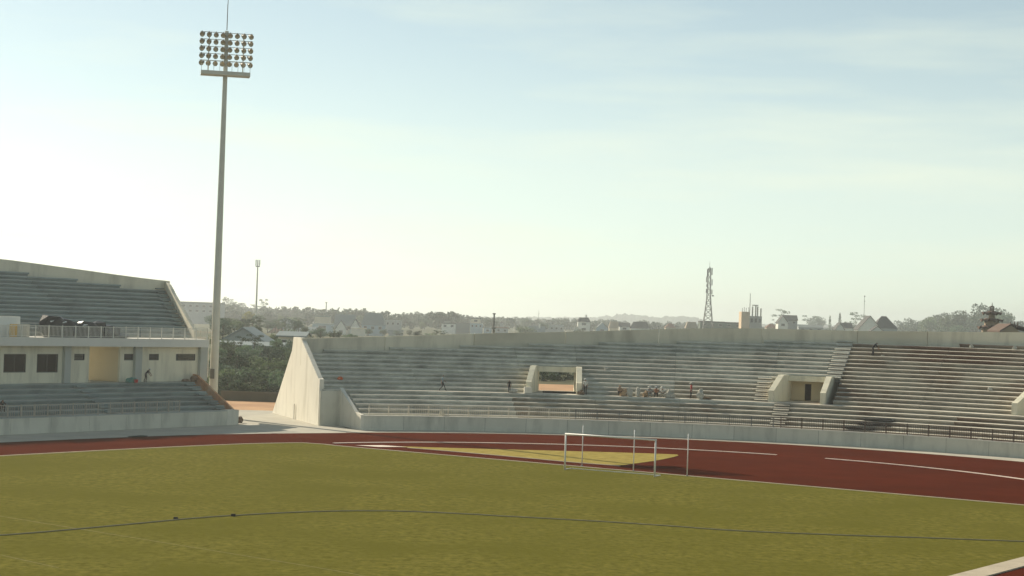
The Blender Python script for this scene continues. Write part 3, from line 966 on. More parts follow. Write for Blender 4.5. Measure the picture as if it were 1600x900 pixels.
# ================================================================== FLOODLIGHT MAST
MX, MY = -30.3, 181.0
FM = thing('floodlight_mast', 'tall tapered grey floodlight mast with five rows of lamps', 'mast', (MX, MY, 0))
H1 = 41.0
mb = MB(); mb.tube((MX, MY, 0), (MX, MY, H1 - 1.3), .47, .20, 16); mb.build('pole', M['mast'], FM)
mb = MB(); mb.box((MX - .1, MY - .52, 3.9), (.45, .12, 1.0), 0); mb.build('access_door', M['lampbody'], FM)
mb = MB(); mb.tube((MX - .62, MY - .1, 4), (MX - .62, MY - .1, 8.2), .05, .05, 6); mb.build('cable_pipe', M['railw'], FM)
fd = Vector((.20, -.98, 0)).normalized(); fx = Vector((-fd.y, fd.x, 0))
if fx.x < 0: fx = -fx
mc = Vector((MX, MY, 0))
ztop = P(350, 57, MY).z; zbot = P(350, 101.5, MY).z; zplat = P(350, 116.5, MY).z
mb = MB(); mb.frame_box(mc, fx, -fd, Zax, (-2.5, -1.2, zplat - .18), (2.5, .5, zplat + .2)); mb.build('platform', M['mast'], FM)
mb = MB()
for x in [-2.45 + .6125 * i for i in range(9)]:
    mb.frame_box(mc, fx, -fd, Zax, (x - .02, -1.18, zplat + .202), (x + .02, -1.14, zplat + 1.2))
mb.frame_box(mc, fx, -fd, Zax, (-2.47, -1.19, zplat + 1.202), (2.47, -1.13, zplat + 1.25)); mb.build('guard_rail', M['mast'], FM)
mb = MB(); mb.frame_box(mc, fx, -fd, Zax, (-.2, -.2, zplat + .205), (.2, .2, ztop + .35)); mb.build('head_post', M['mast'], FM)
for x in (-1.75, 1.75):
    mb = MB(); mb.frame_box(mc, fx, -fd, Zax, (x - .05, -.05, zplat + .205), (x + .05, .05, ztop + .4)); mb.build('rack_upright', M['mast'], FM)
lamp_me = lens_me = None
for r in range(5):
    zr = zbot + (ztop - zbot) * r / 4
    mb = MB(); mb.frame_box(mc, fx, -fd, Zax, (-2.68, -.28, zr + .30), (2.68, -.20, zr + .36)); mb.build('cross_bar', M['mast'], FM)
    for c in range(8):
        x = -2.5 + c * .714
        pos = mc + fx * x - (-fd) * .42 * 1.0 + Zax * zr
        pos = mc + fx * x + fd * .55 + Zax * zr
        fan = radians(-32 + 64 * c / 7) + radians(random.uniform(-6, 6))
        if lamp_me is None:
            # bowl opening towards local -Y
            prof = [(.10, .34), (.18, .30), (.25, .16), (.285, 0), (.29, -.04)]
            n = 14; vs = []; fs = []
            for rr, yy in prof:
                vs += [(rr * cos(2*pi*k/n), yy, rr * sin(2*pi*k/n)) for k in range(n)]
            for a in range(len(prof) - 1):
                for k in range(n):
                    l = (k+1) % n
                    fs.append((a*n+k, a*n+l, (a+1)*n+l, (a+1)*n+k))
            fs.append(tuple(range(n)))
            mb = MB(); mb.add(vs, fs); mb.box((0, .44, -.12), (.2, .22, .24)); mb.box((0, .1, .28), (.05, .12, .1))
            lo = mb.build('floodlight', M['lampbody'], None, True); lamp_me = lo.data
            mb = MB()
            prof = [(.275, -.02), (.15, .05), (.06, .09)]
            vs = []; fs = []
            for rr, yy in prof: vs += [(rr * cos(2*pi*k/n), yy, rr * sin(2*pi*k/n)) for k in range(n)]
            for a in range(2):
                for k in range(n):
                    l = (k+1) % n
                    fs.append((a*n+k, a*n+l, (a+1)*n+l, (a+1)*n+k))
            fs.append(tuple(2*n + k for k in range(n)))
            mb.add(vs, fs); le = mb.build('lens', M['lampglass'], None, True); lens_me = le.data
        else:
            lo = bpy.data.objects.new('floodlight', lamp_me); COL.objects.link(lo)
            le = bpy.data.objects.new('lens', lens_me); COL.objects.link(le)
        lo.parent = FM; le.parent = lo
        lo.location = pos - mc
        base_a = atan2(fd.x, -fd.y)
        lo.rotation_euler = (radians(22), 0, base_a + fan)
        lo.rotation_mode = 'XYZ'; lo.scale = (.92, .92, .92)
mb = MB(); mb.tube((MX, MY, H1 - 1.2), (MX, MY, H1 + 1.5), .05, .04, 6); mb.tube((MX + .02, MY, H1 + 1.5), (MX + .02, MY, H1 + 4.6), .035, .015, 6); mb.build('lightning_rod', M['steel'], FM)

# ================================================================== GOAL, POLES, HOSE
ga, gb = G(882.3, 735), G(1022.7, 746)
GH = 2.72
GO = thing('football_goal', 'white full size football goal without a net on the field edge', 'goal', (ga + gb) / 2)
for g in (ga, gb):
    mb = MB(); mb.tube((g.x, g.y, .04), (g.x, g.y, GH - .07), .065, .065, 10); mb.build('goalpost', M['goal'], GO, True)
gdir = (gb - ga).normalized()
mb = MB(); mb.tube(ga - gdir * .065 + Zax * GH, gb + gdir * .065 + Zax * GH, .066, .066, 10); mb.build('crossbar', M['goal'], GO, True)
gback = Vector((-gdir.y, gdir.x, 0)); gback = gback if gback.y > 0 else -gback
mb = MB()
for g in (ga, gb):
    mb.tube(g + Zax * .09, g + gback * 1.1 + Zax * .09, .03, .03, 6)
mb.tube(ga + gback * 1.1 + Zax * .09, gb + gback * 1.1 + Zax * .09, .03, .03, 6)
mb.build('ground_bar', M['goal'], GO)
for px, py, lab in ((909.2, 729, 'thin white net pole rising behind the left half of the football goal'),
                    (989.5, 737.3, 'thin white net pole rising behind the right half of the football goal'),
                    (1073.5, 744.8, 'thin white net pole standing clear to the right of the football goal')):
    g = G(px, py)
    t = thing('net_pole', lab, 'pole', (g.x, g.y, .02), 'net poles behind the goal')
    mb = MB(); mb.tube((g.x, g.y, .1), (g.x, g.y, 3.15), .04, .032, 8); mb.build('shaft', M['goal'], t, True)
    mb = MB(); mb.tube((g.x, g.y, .03), (g.x, g.y, .11), .10, .08, 8); mb.build('foot', M['steel'], t)
# water hose
hp = [(-20, 840), (0, 838.5), (60, 834), (150, 826), (300, 812), (380, 806.5), (470, 802), (560, 800), (640, 801), (700, 803.5), (800, 809), (900, 814.5), (1000, 820.5), (1150, 831), (1300, 837.5), (1450, 842.5), (1600, 848), (1640, 850)]
hpts = resample([(G(*p).x, G(*p).y) for p in hp], 6)
cu = bpy.data.curves.new('hose', 'CURVE'); cu.dimensions = '3D'; cu.bevel_depth = .029; cu.bevel_resolution = 2
sp = cu.splines.new('POLY'); sp.points.add(len(hpts) - 1)
for i, p in enumerate(hpts):
    sp.points[i].co = (p[0] + .03 * noise.noise(Vector((i * .4, 0, 0))), p[1] + .12 * noise.noise(Vector((0, i * .45, 3))), .074, 1)
ho = bpy.data.objects.new('hose', cu); COL.objects.link(ho)
dg = bpy.context.evaluated_depsgraph_get()
hm = bpy.data.meshes.new_from_object(ho.evaluated_get(dg)); bpy.data.objects.remove(ho)
hm.materials.clear(); hm.materials.append(M['hose'])
ho = link('hose', hm); tag(ho, 'long dark water hose snaking across the grass field', 'hose')
for px, py in ((274.5, 813.2), (364.5, 808)):
    g = G(px, py)
    mb = MB(); mb.box((g.x, g.y, .04), (.22, .14, .14)); mb.build('hose_coupling', M['dark'], ho)

# ================================================================== TREES
def crown_mesh(name, clumps, nq, size, m, seed, jitter=.9):
    rnd = random.Random(seed)
    vs, fs = [], []
    for (cx, cy, cz, rx, ry, rz) in clumps:
        for _ in range(nq):
            while True:
                p = Vector((rnd.uniform(-1, 1), rnd.uniform(-1, 1), rnd.uniform(-1, 1)))
                if p.length <= 1: break
            p = p.normalized() * (p.length ** .55)
            q = Vector((cx + p.x * rx, cy + p.y * ry, cz + p.z * rz))
            n_ = Vector((rnd.gauss(0, 1), rnd.gauss(0, 1), rnd.gauss(0, 1) + .4)).normalized()
            u_ = n_.orthogonal().normalized(); w_ = n_.cross(u_)
            a = rnd.uniform(0, pi); u2 = u_ * cos(a) + w_ * sin(a); w2 = n_.cross(u2)
            s = size * rnd.uniform(.5, 1.3)
            i = len(vs)
            vs += [tuple(q + u2 * s), tuple(q + w2 * s * .55), tuple(q - u2 * s), tuple(q - w2 * s * .55)]
            fs.append((i, i+1, i+2, i+3))
    me = bpy.data.meshes.new(name); me.from_pydata(vs, [], fs); me.materials.append(m)
    return me
def trunk_mesh(limbs, r0, h):
    mb = MB()
    mb.tube((0, 0, -.8), (0, 0, h * .55), r0, r0 * .7, 7); mb.tube((0, 0, h * .55), (.1, 0, h), r0 * .7, r0 * .25, 6)
    for z, x, y, zz in limbs: mb.tube((0, 0, z), (x, y, zz), r0 * .4, r0 * .12, 5)
    me = bpy.data.meshes.new('trunk'); me.from_pydata(mb.v, [], mb.f); me.materials.append(M['bark'])
    return me
TREE = {}
def tree_kind(key, seed, h, spread, kind, m):
    rnd = random.Random(seed)
    cl, limbs = [], []
    if kind == 'broad':
        for _ in range(16):
            a, r = rnd.uniform(0, 2*pi), spread * sqrt(rnd.random()) * .75
            z = h * rnd.uniform(.38, .88) * (1 - .15 * r / spread)
            s = spread * rnd.uniform(.26, .42)
            cl.append((r*cos(a), r*sin(a), z, s, s, s * .75)); limbs.append((h * .35, r*cos(a), r*sin(a), z))
        me = crown_mesh('crown', cl, 110, .30, m, seed)
    elif kind == 'layer':      # sparse, tiered pine or eucalypt with open gaps
        for _ in range(9):
            a, r = rnd.uniform(0, 2*pi), spread * rnd.uniform(.2, .95)
            z = h * rnd.uniform(.5, .98)
            s = spread * rnd.uniform(.18, .36)
            cl.append((r*cos(a), r*sin(a), z, s * 1.3, s * 1.3, s * .42)); limbs.append((z - h * .12, r*cos(a), r*sin(a), z - .1))
        me = crown_mesh('crown', cl, 60, .26, m, seed)
    elif kind == 'spire':
        n = 12
        for i in range(n):
            z = h * (.08 + .9 * i / n); s = spread * (1 - (i / n) ** 1.4) + .12
            cl.append((0, 0, z, s, s, h / n * 1.1)); 
        limbs.append((h*.3, .2, 0, h*.5))
        me = crown_mesh('crown', cl, 70, .2, m, seed)
    elif kind == 'bush':
        for _ in range(14):
            a, r = rnd.uniform(0, 2*pi), spread * sqrt(rnd.random()) * .8
            z = h * rnd.uniform(.2, .8); s = spread * rnd.uniform(.25, .4)
            cl.append((r*cos(a), r*sin(a), z, s, s, s * .8)); limbs.append((.1, r*cos(a)*.8, r*sin(a)*.8, z))
        me = crown_mesh('crown', cl, 110, .24, m, seed)
    TREE[key] = (me, trunk_mesh(limbs, .05 * spread + .05, h * .85), h)
tree_kind('broad0', 1, 10, 4.5, 'broad', M['leaf_a']); tree_kind('broad1', 2, 10, 4.2, 'broad', M['leaf_b'])
tree_kind('broad2', 3, 10, 5.0, 'broad', M['leaf_d']); tree_kind('yellow', 4, 10, 4.0, 'broad', M['leaf_c'])
tree_kind('layer0', 5, 10, 3.2, 'layer', M['leaf_a']); tree_kind('layer1', 6, 10, 3.6, 'layer', M['leaf_d']); tree_kind('layer2', 8, 10, 2.8, 'layer', M['leaf_b'])
tree_kind('spire', 9, 10, 1.1, 'spire', M['leaf_a'])
tree_kind('bush0', 10, 5, 3.0, 'bush', M['leaf_b']); tree_kind('bush1', 11, 5, 3.2, 'bush', M['leaf_a'])
def tree(key, px, ptop, D, label, group=None, width=1.0, base=None, name='tree'):
    """a tree whose tip reaches the height seen at that distance, standing on the terrain"""
    cm, tm, h = TREE[key]
    if D >= 350: D = D * (kd(px) if D < 420 else 3.0)
    t_ = P(px, ptop, D)
    zb = tz(t_.x, D) if base is None else base
    s = max(.15, (t_.z - zb) / (h * .97))
    o = bpy.data.objects.new(name, None); COL.objects.link(o)
    o.location = (t_.x, D, zb); o.rotation_euler.z = random.uniform(0, 6.28); o.scale = (s * width, s * width, s)
    tag(o, label, 'tree' if 'bush' not in key else 'bush', group)
    for nm, me in (('crown', cm), ('trunk', tm)):
        c = bpy.data.objects.new(nm, me); COL.objects.link(c); c.parent = o
    return o

# trees in the gap between the stands
GAPT = 'dense trees in the gap between the two stands'
gl = 'dark green leafy tree in the thicket between the floodlight mast and the white end wall'
for k, (key, px, pt_, D, wd_) in enumerate((('bush0', 352, 572, 226, 1.3), ('broad0', 372, 548, 238, 1.0), ('bush1', 392, 572, 224, 1.2), ('broad1', 405, 560, 232, .9), ('bush0', 420, 566, 228, 1.2),
        ('broad2', 428, 545, 246, .9), ('bush1', 444, 575, 222, 1.1), ('broad1', 452, 556, 238, .9), ('broad0', 350, 552, 246, 1.0), ('bush1', 365, 585, 219, 1.2), ('bush0', 410, 588, 219, 1.2), ('bush0', 385, 596, 217, 1.0), ('bush1', 434, 594, 218, 1.0),
        ('broad0', 390, 535, 258, 1.0), ('broad2', 412, 536, 262, .9), ('broad0', 340, 540, 262, .9), ('broad1', 462, 540, 256, .9), ('broad0', 325, 560, 244, 1.0), ('broad1', 362, 532, 266, 1.1), ('broad2', 382, 545, 250, 1.1), ('broad0', 436, 538, 262, 1.1), ('broad1', 420, 550, 240, 1.1), ('bush1', 356, 592, 216, 1.2), ('bush0', 400, 598, 215.5, 1.2), ('bush1', 424, 598, 216, 1.2), ('bush0', 372, 600, 215, 1.1), ('bush1', 448, 590, 217, 1.2), ('broad2', 345, 565, 232, 1.1), ('broad1', 356, 524, 274, .8), ('layer1', 398, 521, 278, .9), ('broad0', 432, 526, 276, .75), ('broad2', 455, 530, 274, .8), ('layer0', 377, 527, 272, .9), ('broad1', 398, 548, 244, 1.0))):
    look = 'low front bush' if 'bush' in key else 'tall back tree'
    spot = 'beside the floodlight mast' if px < 368 else ('in the middle of the gap' if px < 412 else 'beside the white end wall')
    tree(key, px, pt_, D, 'green %s of the thicket %s' % (look, spot), GAPT, wd_, name='bush' if 'bush' in key else 'tree')
# retaining wall at the back of the dirt yard
a, b = P(344, 640, 213), P(470, 640, 213)
mb = MB(); mb.frame_box((a.x, 213, 0), Vector((1, 0, 0)), Vector((0, 1, 0)), Zax, (0, 0, -.3), (b.x - a.x, .3, 1.15))
tag(mb.build('retaining_wall', cmat('mossy_wall', (.13, .12, .08))), 'low dark retaining wall at the back of the orange dirt yard', 'wall')

# ================================================================== HOUSES AND SKYLINE
KD = 1.8
def kd(px): return 2.0 if px < 690 else 1.8      # the town lies this much further out than first measured
def house(label, px0, px1, top, eave, D, roof, wall, roofc, depth=None, cat='house', name='house', wins=2, rot=0.0, chimney=False, win_rows=1, ridge_frac=.3):
    """px0..px1 width on the photograph at distance D; top = ridge row, eave = eaves row"""
    if D >= 350: D = D * kd(px0)
    a, b = P(px0, eave, D), P(px1, eave, D)
    W = b.x - a.x; cx = (a.x + b.x) / 2
    ze = (a.z + b.z) / 2; zr = P((px0 + px1) / 2, top, D).z
    zb = tz(cx, D) - .6
    dp = depth or max(5, W * .9)
    t_ = thing(name, label, cat, (cx, D, zb))
    ax = Vector((cos(rot), sin(rot), 0)); ay = Vector((-sin(rot), cos(rot), 0))
    o_ = Vector((cx, D, 0))
    def T(i, j, z): return tuple(o_ + ax * i + ay * j + Zax * z)
    h = W / 2
    mb = MB(); mb.hexa([T(-h, 0, zb), T(h, 0, zb), T(h, dp, zb), T(-h, dp, zb)], [T(-h, 0, ze), T(h, 0, ze), T(h, dp, ze), T(-h, dp, ze)])
    if roof == 'gable_front':
        mb.add([T(-h, 0, ze), T(h, 0, ze), T(0, 0, zr - .1), T(-h, dp, ze), T(h, dp, ze), T(0, dp, zr - .1)], [(0, 1, 2), (3, 5, 4)])
    if roof == 'gable_side':
        mb.add([T(-h, 0, ze), T(-h, dp, ze), T(-h, dp/2, zr - .1), T(h, 0, ze), T(h, dp, ze), T(h, dp/2, zr - .1)], [(0, 1, 2), (3, 5, 4)])
    mb.build('wall', wall, t_)
    mb = MB(); ov = .35; th = .22
    def slab(q):
        mb.hexa([tuple(p) for p in q], [(p[0], p[1], p[2] + th) for p in q])
    if roof == 'gable_front':
        s = (zr - ze) / h
        slab([T(-h - ov, -ov, ze - ov * s), T(0, -ov, zr), T(0, dp + ov, zr), T(-h - ov, dp + ov, ze - ov * s)])
        slab([T(0.002, -ov, zr), T(h + ov, -ov, ze - ov * s), T(h + ov, dp + ov, ze - ov * s), T(0.002, dp + ov, zr)])
    elif roof == 'gable_side':
        s = (zr - ze) / (dp / 2)
        slab([T(-h - ov, -ov, ze - ov * s), T(h + ov, -ov, ze - ov * s), T(h + ov, dp/2, zr), T(-h - ov, dp/2, zr)])
        slab([T(-h - ov, dp/2 + .002, zr), T(h + ov, dp/2 + .002, zr), T(h + ov, dp + ov, ze - ov * s), T(-h - ov, dp + ov, ze - ov * s)])
    elif roof in ('hip', 'mansard'):
        k = h * ridge_frac if roof == 'hip' else h * .72
        k2 = dp * (.5 if roof == 'hip' else .25)
        k2 = min(k2, dp * .49)
        mb.hexa([T(-h - ov, -ov, ze), T(h + ov, -ov, ze), T(h + ov, dp + ov, ze), T(-h - ov, dp + ov, ze)],
                [T(-k, k2, zr), T(k, k2, zr), T(k, dp - k2, zr), T(-k, dp - k2, zr)])
    else:
        mb.frame_box(o_, ax, ay, Zax, (-h - .15, -.15, ze + .002), (h + .15, dp + .15, zr))
    r_ = mb.build('roof', roofc, t_)
    if chimney:
        mb = MB(); mb.frame_box(o_, ax, ay, Zax, (h * .25, dp * .35, ze), (h * .25 + .9, dp * .35 + .9, zr + 1.3)); mb.frame_box(o_, ax, ay, Zax, (h * .25 - .15, dp * .35 - .15, zr + 1.302), (h * .25 + 1.05, dp * .35 + 1.05, zr + 1.5)); mb.build('chimney', wall, r_)
    if wins:
        ww = W / (wins * 2 + .6)
        for rw in range(win_rows):
            for i in range(wins):
                x = -h + W * (i + .5) / wins
                z1 = ze - .55 - rw * 2.9
                if z1 - 1.4 < zb + .3: continue
                mb = MB()
                mb.frame_box(o_, ax, ay, Zax, (x - ww/2, -.06, z1 - 1.4), (x + ww/2, .02, z1))
                wn_ = mb.build('window', M['slab'], t_)
                mb = MB(); mb.frame_box(o_, ax, ay, Zax, (x - ww/2 + .09, -.09, z1 - 1.31), (x + ww/2 - .09, -.062, z1 - .09)); mb.build('pane', M['glassdark'], wn_)
    return t_
cw = cmat('white_wall', (.74, .73, .66)); cc = cmat('cream_wall', (.60, .53, .40)); cg = cmat('grey_wall', (.33, .36, .35)); cb = cmat('blue_wall', (.36, .46, .50)); cr = cmat('russet_wall', (.40, .24, .18))
rd = cmat('dark_roof', (.09, .09, .085)); rr_ = cmat('red_brown_roof', (.25, .15, .11)); rg = cmat('grey_roof', (.22, .25, .24)); rb = cmat('tin_roof', (.22, .26, .26), .6); rt = cmat('tan_roof', (.33, .27, .19))
# left, behind the gap
house('hazy grey flat roofed block far behind the floodlight mast', 282, 345, 472, 475, 520, 'flat', cg, rg, 16, 'building', 'apartment_block', 6, win_rows=2)
house('wide grey tin gable just right of the floodlight mast', 346, 412, 513, 533, 300, 'gable_front', cg, rb, 12, wins=2)
house('grey low shed roof below the tin gable by the mast', 338, 440, 536, 541, 286, 'gable_side', cg, rb, 8, wins=3)
house('small russet gabled house with a single white window', 417, 450, 507, 522, 360, 'gable_front', cr, rg, 9, wins=1)
house('dark hipped roof behind the small russet house', 424, 466, 498, 512, 392, 'hip', cg, rg, 10, wins=2)
house('pale tin shed roof left of the white end wall', 434, 476, 520, 526, 320, 'gable_side', cc, rb, 9, wins=2)
house('long pale roof right above the top of the white end wall', 452, 492, 511, 519, 372, 'gable_side', cg, rb, 9, wins=2)
house('blue grey box house with a beige upper storey', 488, 519, 505, 507, 420, 'flat', cb, cg, 9, wins=1)
house('beige rooftop storey above the blue grey box house', 492, 515, 493, 495, 440, 'flat', cc, rg, 8, wins=0)
house('steep gabled villa with white trim, left of the twin villas', 523, 553, 492, 508, 400, 'gable_side', cg, rg, 8, wins=2)
house('white pointed gable set before the left twin villa', 524, 541, 501, 514, 394, 'gable_front', cw, rd, 5, wins=1)
house('second white pointed gable between the twin villas', 548, 562, 499, 511, 393, 'gable_front', cw, rd, 5, wins=1)
house('plain pale box wall before the twin villas', 549, 571, 512.5, 514, 360, 'flat', cmat('pale_box', (.72, .66, .54)), cc, 6, wins=0)
house('tall steep roofed grey villa, right of the twin villas', 565, 600, 489, 508, 402, 'mansard', cb, rg, 8, wins=3)
house('hazy grey flat block right of the twin villas', 602, 626, 500, 502, 470, 'flat', cg, cg, 10, wins=3)
house('low dark shed in front of the hazy flat block', 607, 629, 516, 518, 400, 'flat', cg, rg, 6, wins=0)
# middle
house('white modern house with a dark terrace, left end of the flat row', 690, 712, 504, 506, 560, 'flat', cw, rd, 9, wins=2)
house('small dark penthouse on top of the white modern house', 693, 704, 500, 502, 575, 'flat', rg, rd, 6, wins=0)
house('dark grey windowless block in the flat row', 712, 734, 504, 505, 545, 'flat', cmat('dark_grey_wall', (.15, .17, .16)), rd, 9, wins=0)
house('pale blue block with light stripes in the flat row', 735, 754, 505, 506, 560, 'flat', cb, cg, 9, wins=3)
house('cream rooftop room above the pale blue block', 736, 751, 496.5, 498, 575, 'flat', cc, rd, 6, wins=1)
house('low blue house between the pale blue block and the utility pole', 756, 768, 511, 513, 560, 'flat', cb, rg, 8, wins=1)
house('grey house with a stair turret right of the utility pole', 774, 794, 511, 513, 560, 'flat', cg, rr_, 8, wins=2)
house('slim stair turret beside the utility pole', 781, 787, 502, 505, 566, 'hip', cg, rd, 4, wins=0)
house('dark gable roof with a brown chimney, left of the long grey block', 826, 851, 510, 522, 520, 'gable_side', cw, rg, 9, wins=2, chimney=True)
house('long hazy grey block behind the dark gable', 851, 881, 508, 510, 620, 'flat', cg, cg, 9, wins=4)
house('tall white villa with dark arched roof and stacked chimney', 903, 922, 496, 503, 560, 'mansard', cw, rd, 9, wins=1, chimney=True, win_rows=2)
house('small bright white gable attached left of the tall villa', 896, 905, 508, 516, 552, 'gable_front', cw, rd, 5, wins=0)
house('blue grey pointed gable right of the tall white villa', 932, 950, 504, 513, 560, 'gable_front', cb, rg, 7, wins=1)
house('tan mansard roof between the blue gable and the black roof', 952, 968, 502, 513, 570, 'mansard', cc, rt, 7, wins=0)
house('little white house with dark cap left of the black mansard', 968, 984, 505, 510, 560, 'gable_side', cw, rd, 6, wins=1)
house('black mansard roof in the middle of the skyline', 986, 1015, 503, 513, 560, 'mansard', cw, rd, 8, wins=0)
house('small brown hipped house midway to the lattice tower', 1040, 1056, 505, 512, 570, 'hip', cc, rr_, 7, wins=1)
house('tan tapered roof left of the lattice tower foot', 1072, 1090, 503, 513, 570, 'mansard', cc, rt, 7, wins=0)
house('long dark flat building at the foot of the lattice tower, left wing', 1094, 1132, 502, 504, 540, 'flat', cmat('moss_wall', (.12, .15, .12)), rd, 9, wins=3, cat='building', name='long_building')
house('long dark flat building at the foot of the lattice tower, right wing', 1132, 1160, 503.5, 505.5, 540, 'flat', cmat('moss_wall', (.12, .15, .12)), rd, 9, wins=2, cat='building', name='long_building')
# unfinished concrete frame building
BD = 900.0
cx0 = P(1158, 511, BD); cx1 = P(1171, 511, BD); cx2 = P(1190, 511, BD)
t = thing('unfinished_building', 'unfinished beige and grey building with bare columns and steel on its roof', 'building', (cx1.x, BD, tz(cx1.x, BD)))
zb = tz(cx1.x, BD) - .6; zt = P(1165, 487, BD).z; zt2 = P(1180, 494, BD).z
mb = MB(); mb.box(((cx0.x + cx1.x) / 2, BD + 5, zb), (cx1.x - cx0.x, 10, zt - zb)); mb.build('wall', cmat('bare_beige_render', (.62, .47, .32)), t)
mb = MB(); mb.box(((cx1.x + cx2.x) / 2 + .01, BD + 6, zb), (cx2.x - cx1.x, 12, zt2 - zb)); mb.build('wall', M['concrete'], t)
for k in range(3):
    x = cx1.x + (cx2.x - cx1.x) * (k + .5) / 3
    mb = MB(); mb.box((x, BD - .1, zt2 - 3.2), (1.2, .3, 2.0)); mb.build('window', M['glassdark'], t)
for px, ptp in ((1176, 479), (1181, 478), (1184, 479), (1189, 482)):
    p = P(px, ptp, BD + 3); mb = MB(); mb.box((p.x, BD + 3, zt2 + .002), (.66, .66, p.z - zt2)); mb.build('column', M['concrete'], t)
pa, pb = P(1176, 478, BD + 3), P(1184, 478, BD + 3)
mb = MB(); mb.box(((pa.x + pb.x) / 2, BD + 3, pb.z), (pb.x - pa.x + .5, .7, .5)); mb.build('beam', M['concrete'], t)
for px, ptp in ((1160, 481), (1163, 480), (1166, 481), (1170, 480), (1158.5, 488)):
    p = P(px, ptp, BD + 2); mb = MB(); mb.tube((p.x, BD + 2, zt if px > 1159 else zb + 6), (p.x, BD + 2, p.z), .14, .14, 5); mb.build('rebar', M['steel'], t)
house('white house with dark roof and an iron finial, right of the unfinished building', 1216, 1231, 494, 504, 520, 'gable_front', cw, rd, 9, wins=1)
house('dark roofed wing joined to the white finial house', 1224, 1246, 493, 500, 526, 'gable_side', cmat('wing_wall', (.30, .32, .31)), rd, 8, wins=2)
house('low brown roof left of the white finial house', 1198, 1214, 506, 512, 540, 'hip', cc, rr_, 7, wins=0)
house('long low mossy roof right of the white finial house', 1248, 1286, 508, 512, 560, 'gable_side', cg, rg, 8, wins=3)
house('tiny white gable with a dark roof beside the cypress trees', 1306, 1319, 505, 514, 500, 'gable_front', cw, rd, 8, wins=0)
house('dark roof behind the tiny white gable', 1313, 1332, 505, 512, 508, 'gable_side', cw, rd, 7, wins=0)
house('big bright white gable with a broad dark roof', 1341, 1378, 494, 515, 430, 'gable_front', cw, rd, 10, wins=0)
house('small white lean-to gable before the big bright gable', 1362, 1380, 510, 517, 420, 'gable_front', cw, rd, 5, wins=0)
house('dark broad roof slope right of the big bright gable', 1366, 1402, 494, 513, 446, 'hip', cg, rd, 10, wins=0, ridge_frac=.2)

# antenna masts and towers
def antenna(px, top, D, label, r=.12, base=None, fit=()):
    D = D * KD; r = r * KD
    p = P(px, top, D); zb = tz(p.x, D) if base is None else base
    t_ = thing('antenna_mast', label, 'mast', (p.x, D, zb))
    mb = MB(); mb.tube((p.x, D, zb), (p.x, D, p.z), r, r * .5, 6); mb.build('shaft', M['steel'], t_)
    for k, (dz, w_, h_) in enumerate(fit):
        mb = MB(); mb.box((p.x, D - .1, p.z - dz), (w_, .5, h_)); mb.build('antenna_panel', M['steel'], t_)
    return t_
antenna(510, 472, 600, 'short grey antenna mast above the beige rooftop storey', .28, fit=((.6, 1.2, .5),))
antenna(842, 485, 560, 'thin antenna mast above the dark gable with a chimney', .09, fit=((2.0, .6, .2),))
antenna(1172.5, 458, 640, 'tall pale antenna mast behind the unfinished building', .22)
antenna(1351, 462, 520, 'thin antenna mast with two small fittings behind the big bright gable', .10, fit=((.6, .6, .6), (3.2, .5, .5), (4.6, .3, .3)))
# telecom monopole
MD = 760.0
p = P(401, 520, MD); ptop_ = P(403, 408, MD)
t = thing('telecom_monopole', 'slender pale telecom pole with panel antennas at its head right of the mast', 'mast', (p.x + .2, MD, tz(p.x, MD)))
x = ptop_.x; z1 = ptop_.z
mb = MB(); mb.tube((x, MD, tz(x, MD)), (x, MD, z1), .5, .26, 8); mb.build('pole', M['mast'], t)
for dx in (-.8, 0, .8):
    mb = MB(); mb.box((x + dx, MD - .2 + abs(dx) * .4, z1 - 1.9), (.42, .26, 2.5)); mb.build('antenna_panel', M['steel'], t)
mb = MB(); mb.box((x, MD, z1 - 2.5), (1.8, .8, .5)); mb.build('antenna_bracket', M['steel'], t)
# lattice tower
D = 900
p = P(1107.5, 504, D); top_ = P(1109, 414, D)
t = thing('lattice_tower', 'grey steel lattice telecom tower hung with panel antennas', 'tower', (p.x, D, tz(p.x, D)))
zb, z1 = tz(p.x, D), top_.z
def half(z): 
    zz = (z - P(1108, 504, D).z) / (z1 - P(1108, 504, D).z)
    return interp([(-1, 3.3), (0, 2.2), (.35, 1.13), (.5, .9), (1, .6)], zz)
lv = [zb, zb + 4]; 
while lv[-1] < z1 - 2.2: lv.append(lv[-1] + 3.0)
for sx in (-1, 1):
    for sy in (-1, 1):
        mb = MB()
        for a, b in zip(lv, lv[1:]):
            mb.tube((top_.x + sx * half(a), D + sy * half(a), a), (top_.x + sx * half(b), D + sy * half(b), b), .19, .19, 5)
        mb.build('tower_leg', M['steel'], t)
for a, b in zip(lv, lv[1:]):
    ha, hb = half(a), half(b)
    mb = MB()
    for sy in (-1, 1):
        mb.tube((top_.x - ha, D + sy * ha, a), (top_.x + hb, D + sy * hb, b), .09, .09, 4)
        mb.tube((top_.x + ha, D + sy * ha, a), (top_.x - hb, D + sy * hb, b), .09, .09, 4)
    for sx in (-1, 1):
        mb.tube((top_.x + sx * ha, D - ha, a), (top_.x + sx * hb, D + hb, b), .09, .09, 4)
    mb.tube((top_.x - hb, D - hb, b), (top_.x + hb, D - hb, b), .13, .13, 4)
    mb.build('lattice_panel', M['steel'], t)
for dx, py, h_ in ((-.75, 427, 3.4), (.75, 424, 3.0), (-.95, 437, 2.4), (.85, 441, 2.6), (-.9, 455, 1.8), (.9, 456, 2.0), (0, 421, 2.4), (-.8, 446, 1.2)):
    q = P(1108, py, D)
    mb = MB(); mb.box((top_.x + dx * 1.6, D - 1.1, q.z - h_ * .6), (.45, .35, h_ * 1.2)); mb.build('antenna_panel', M['steel'], t)
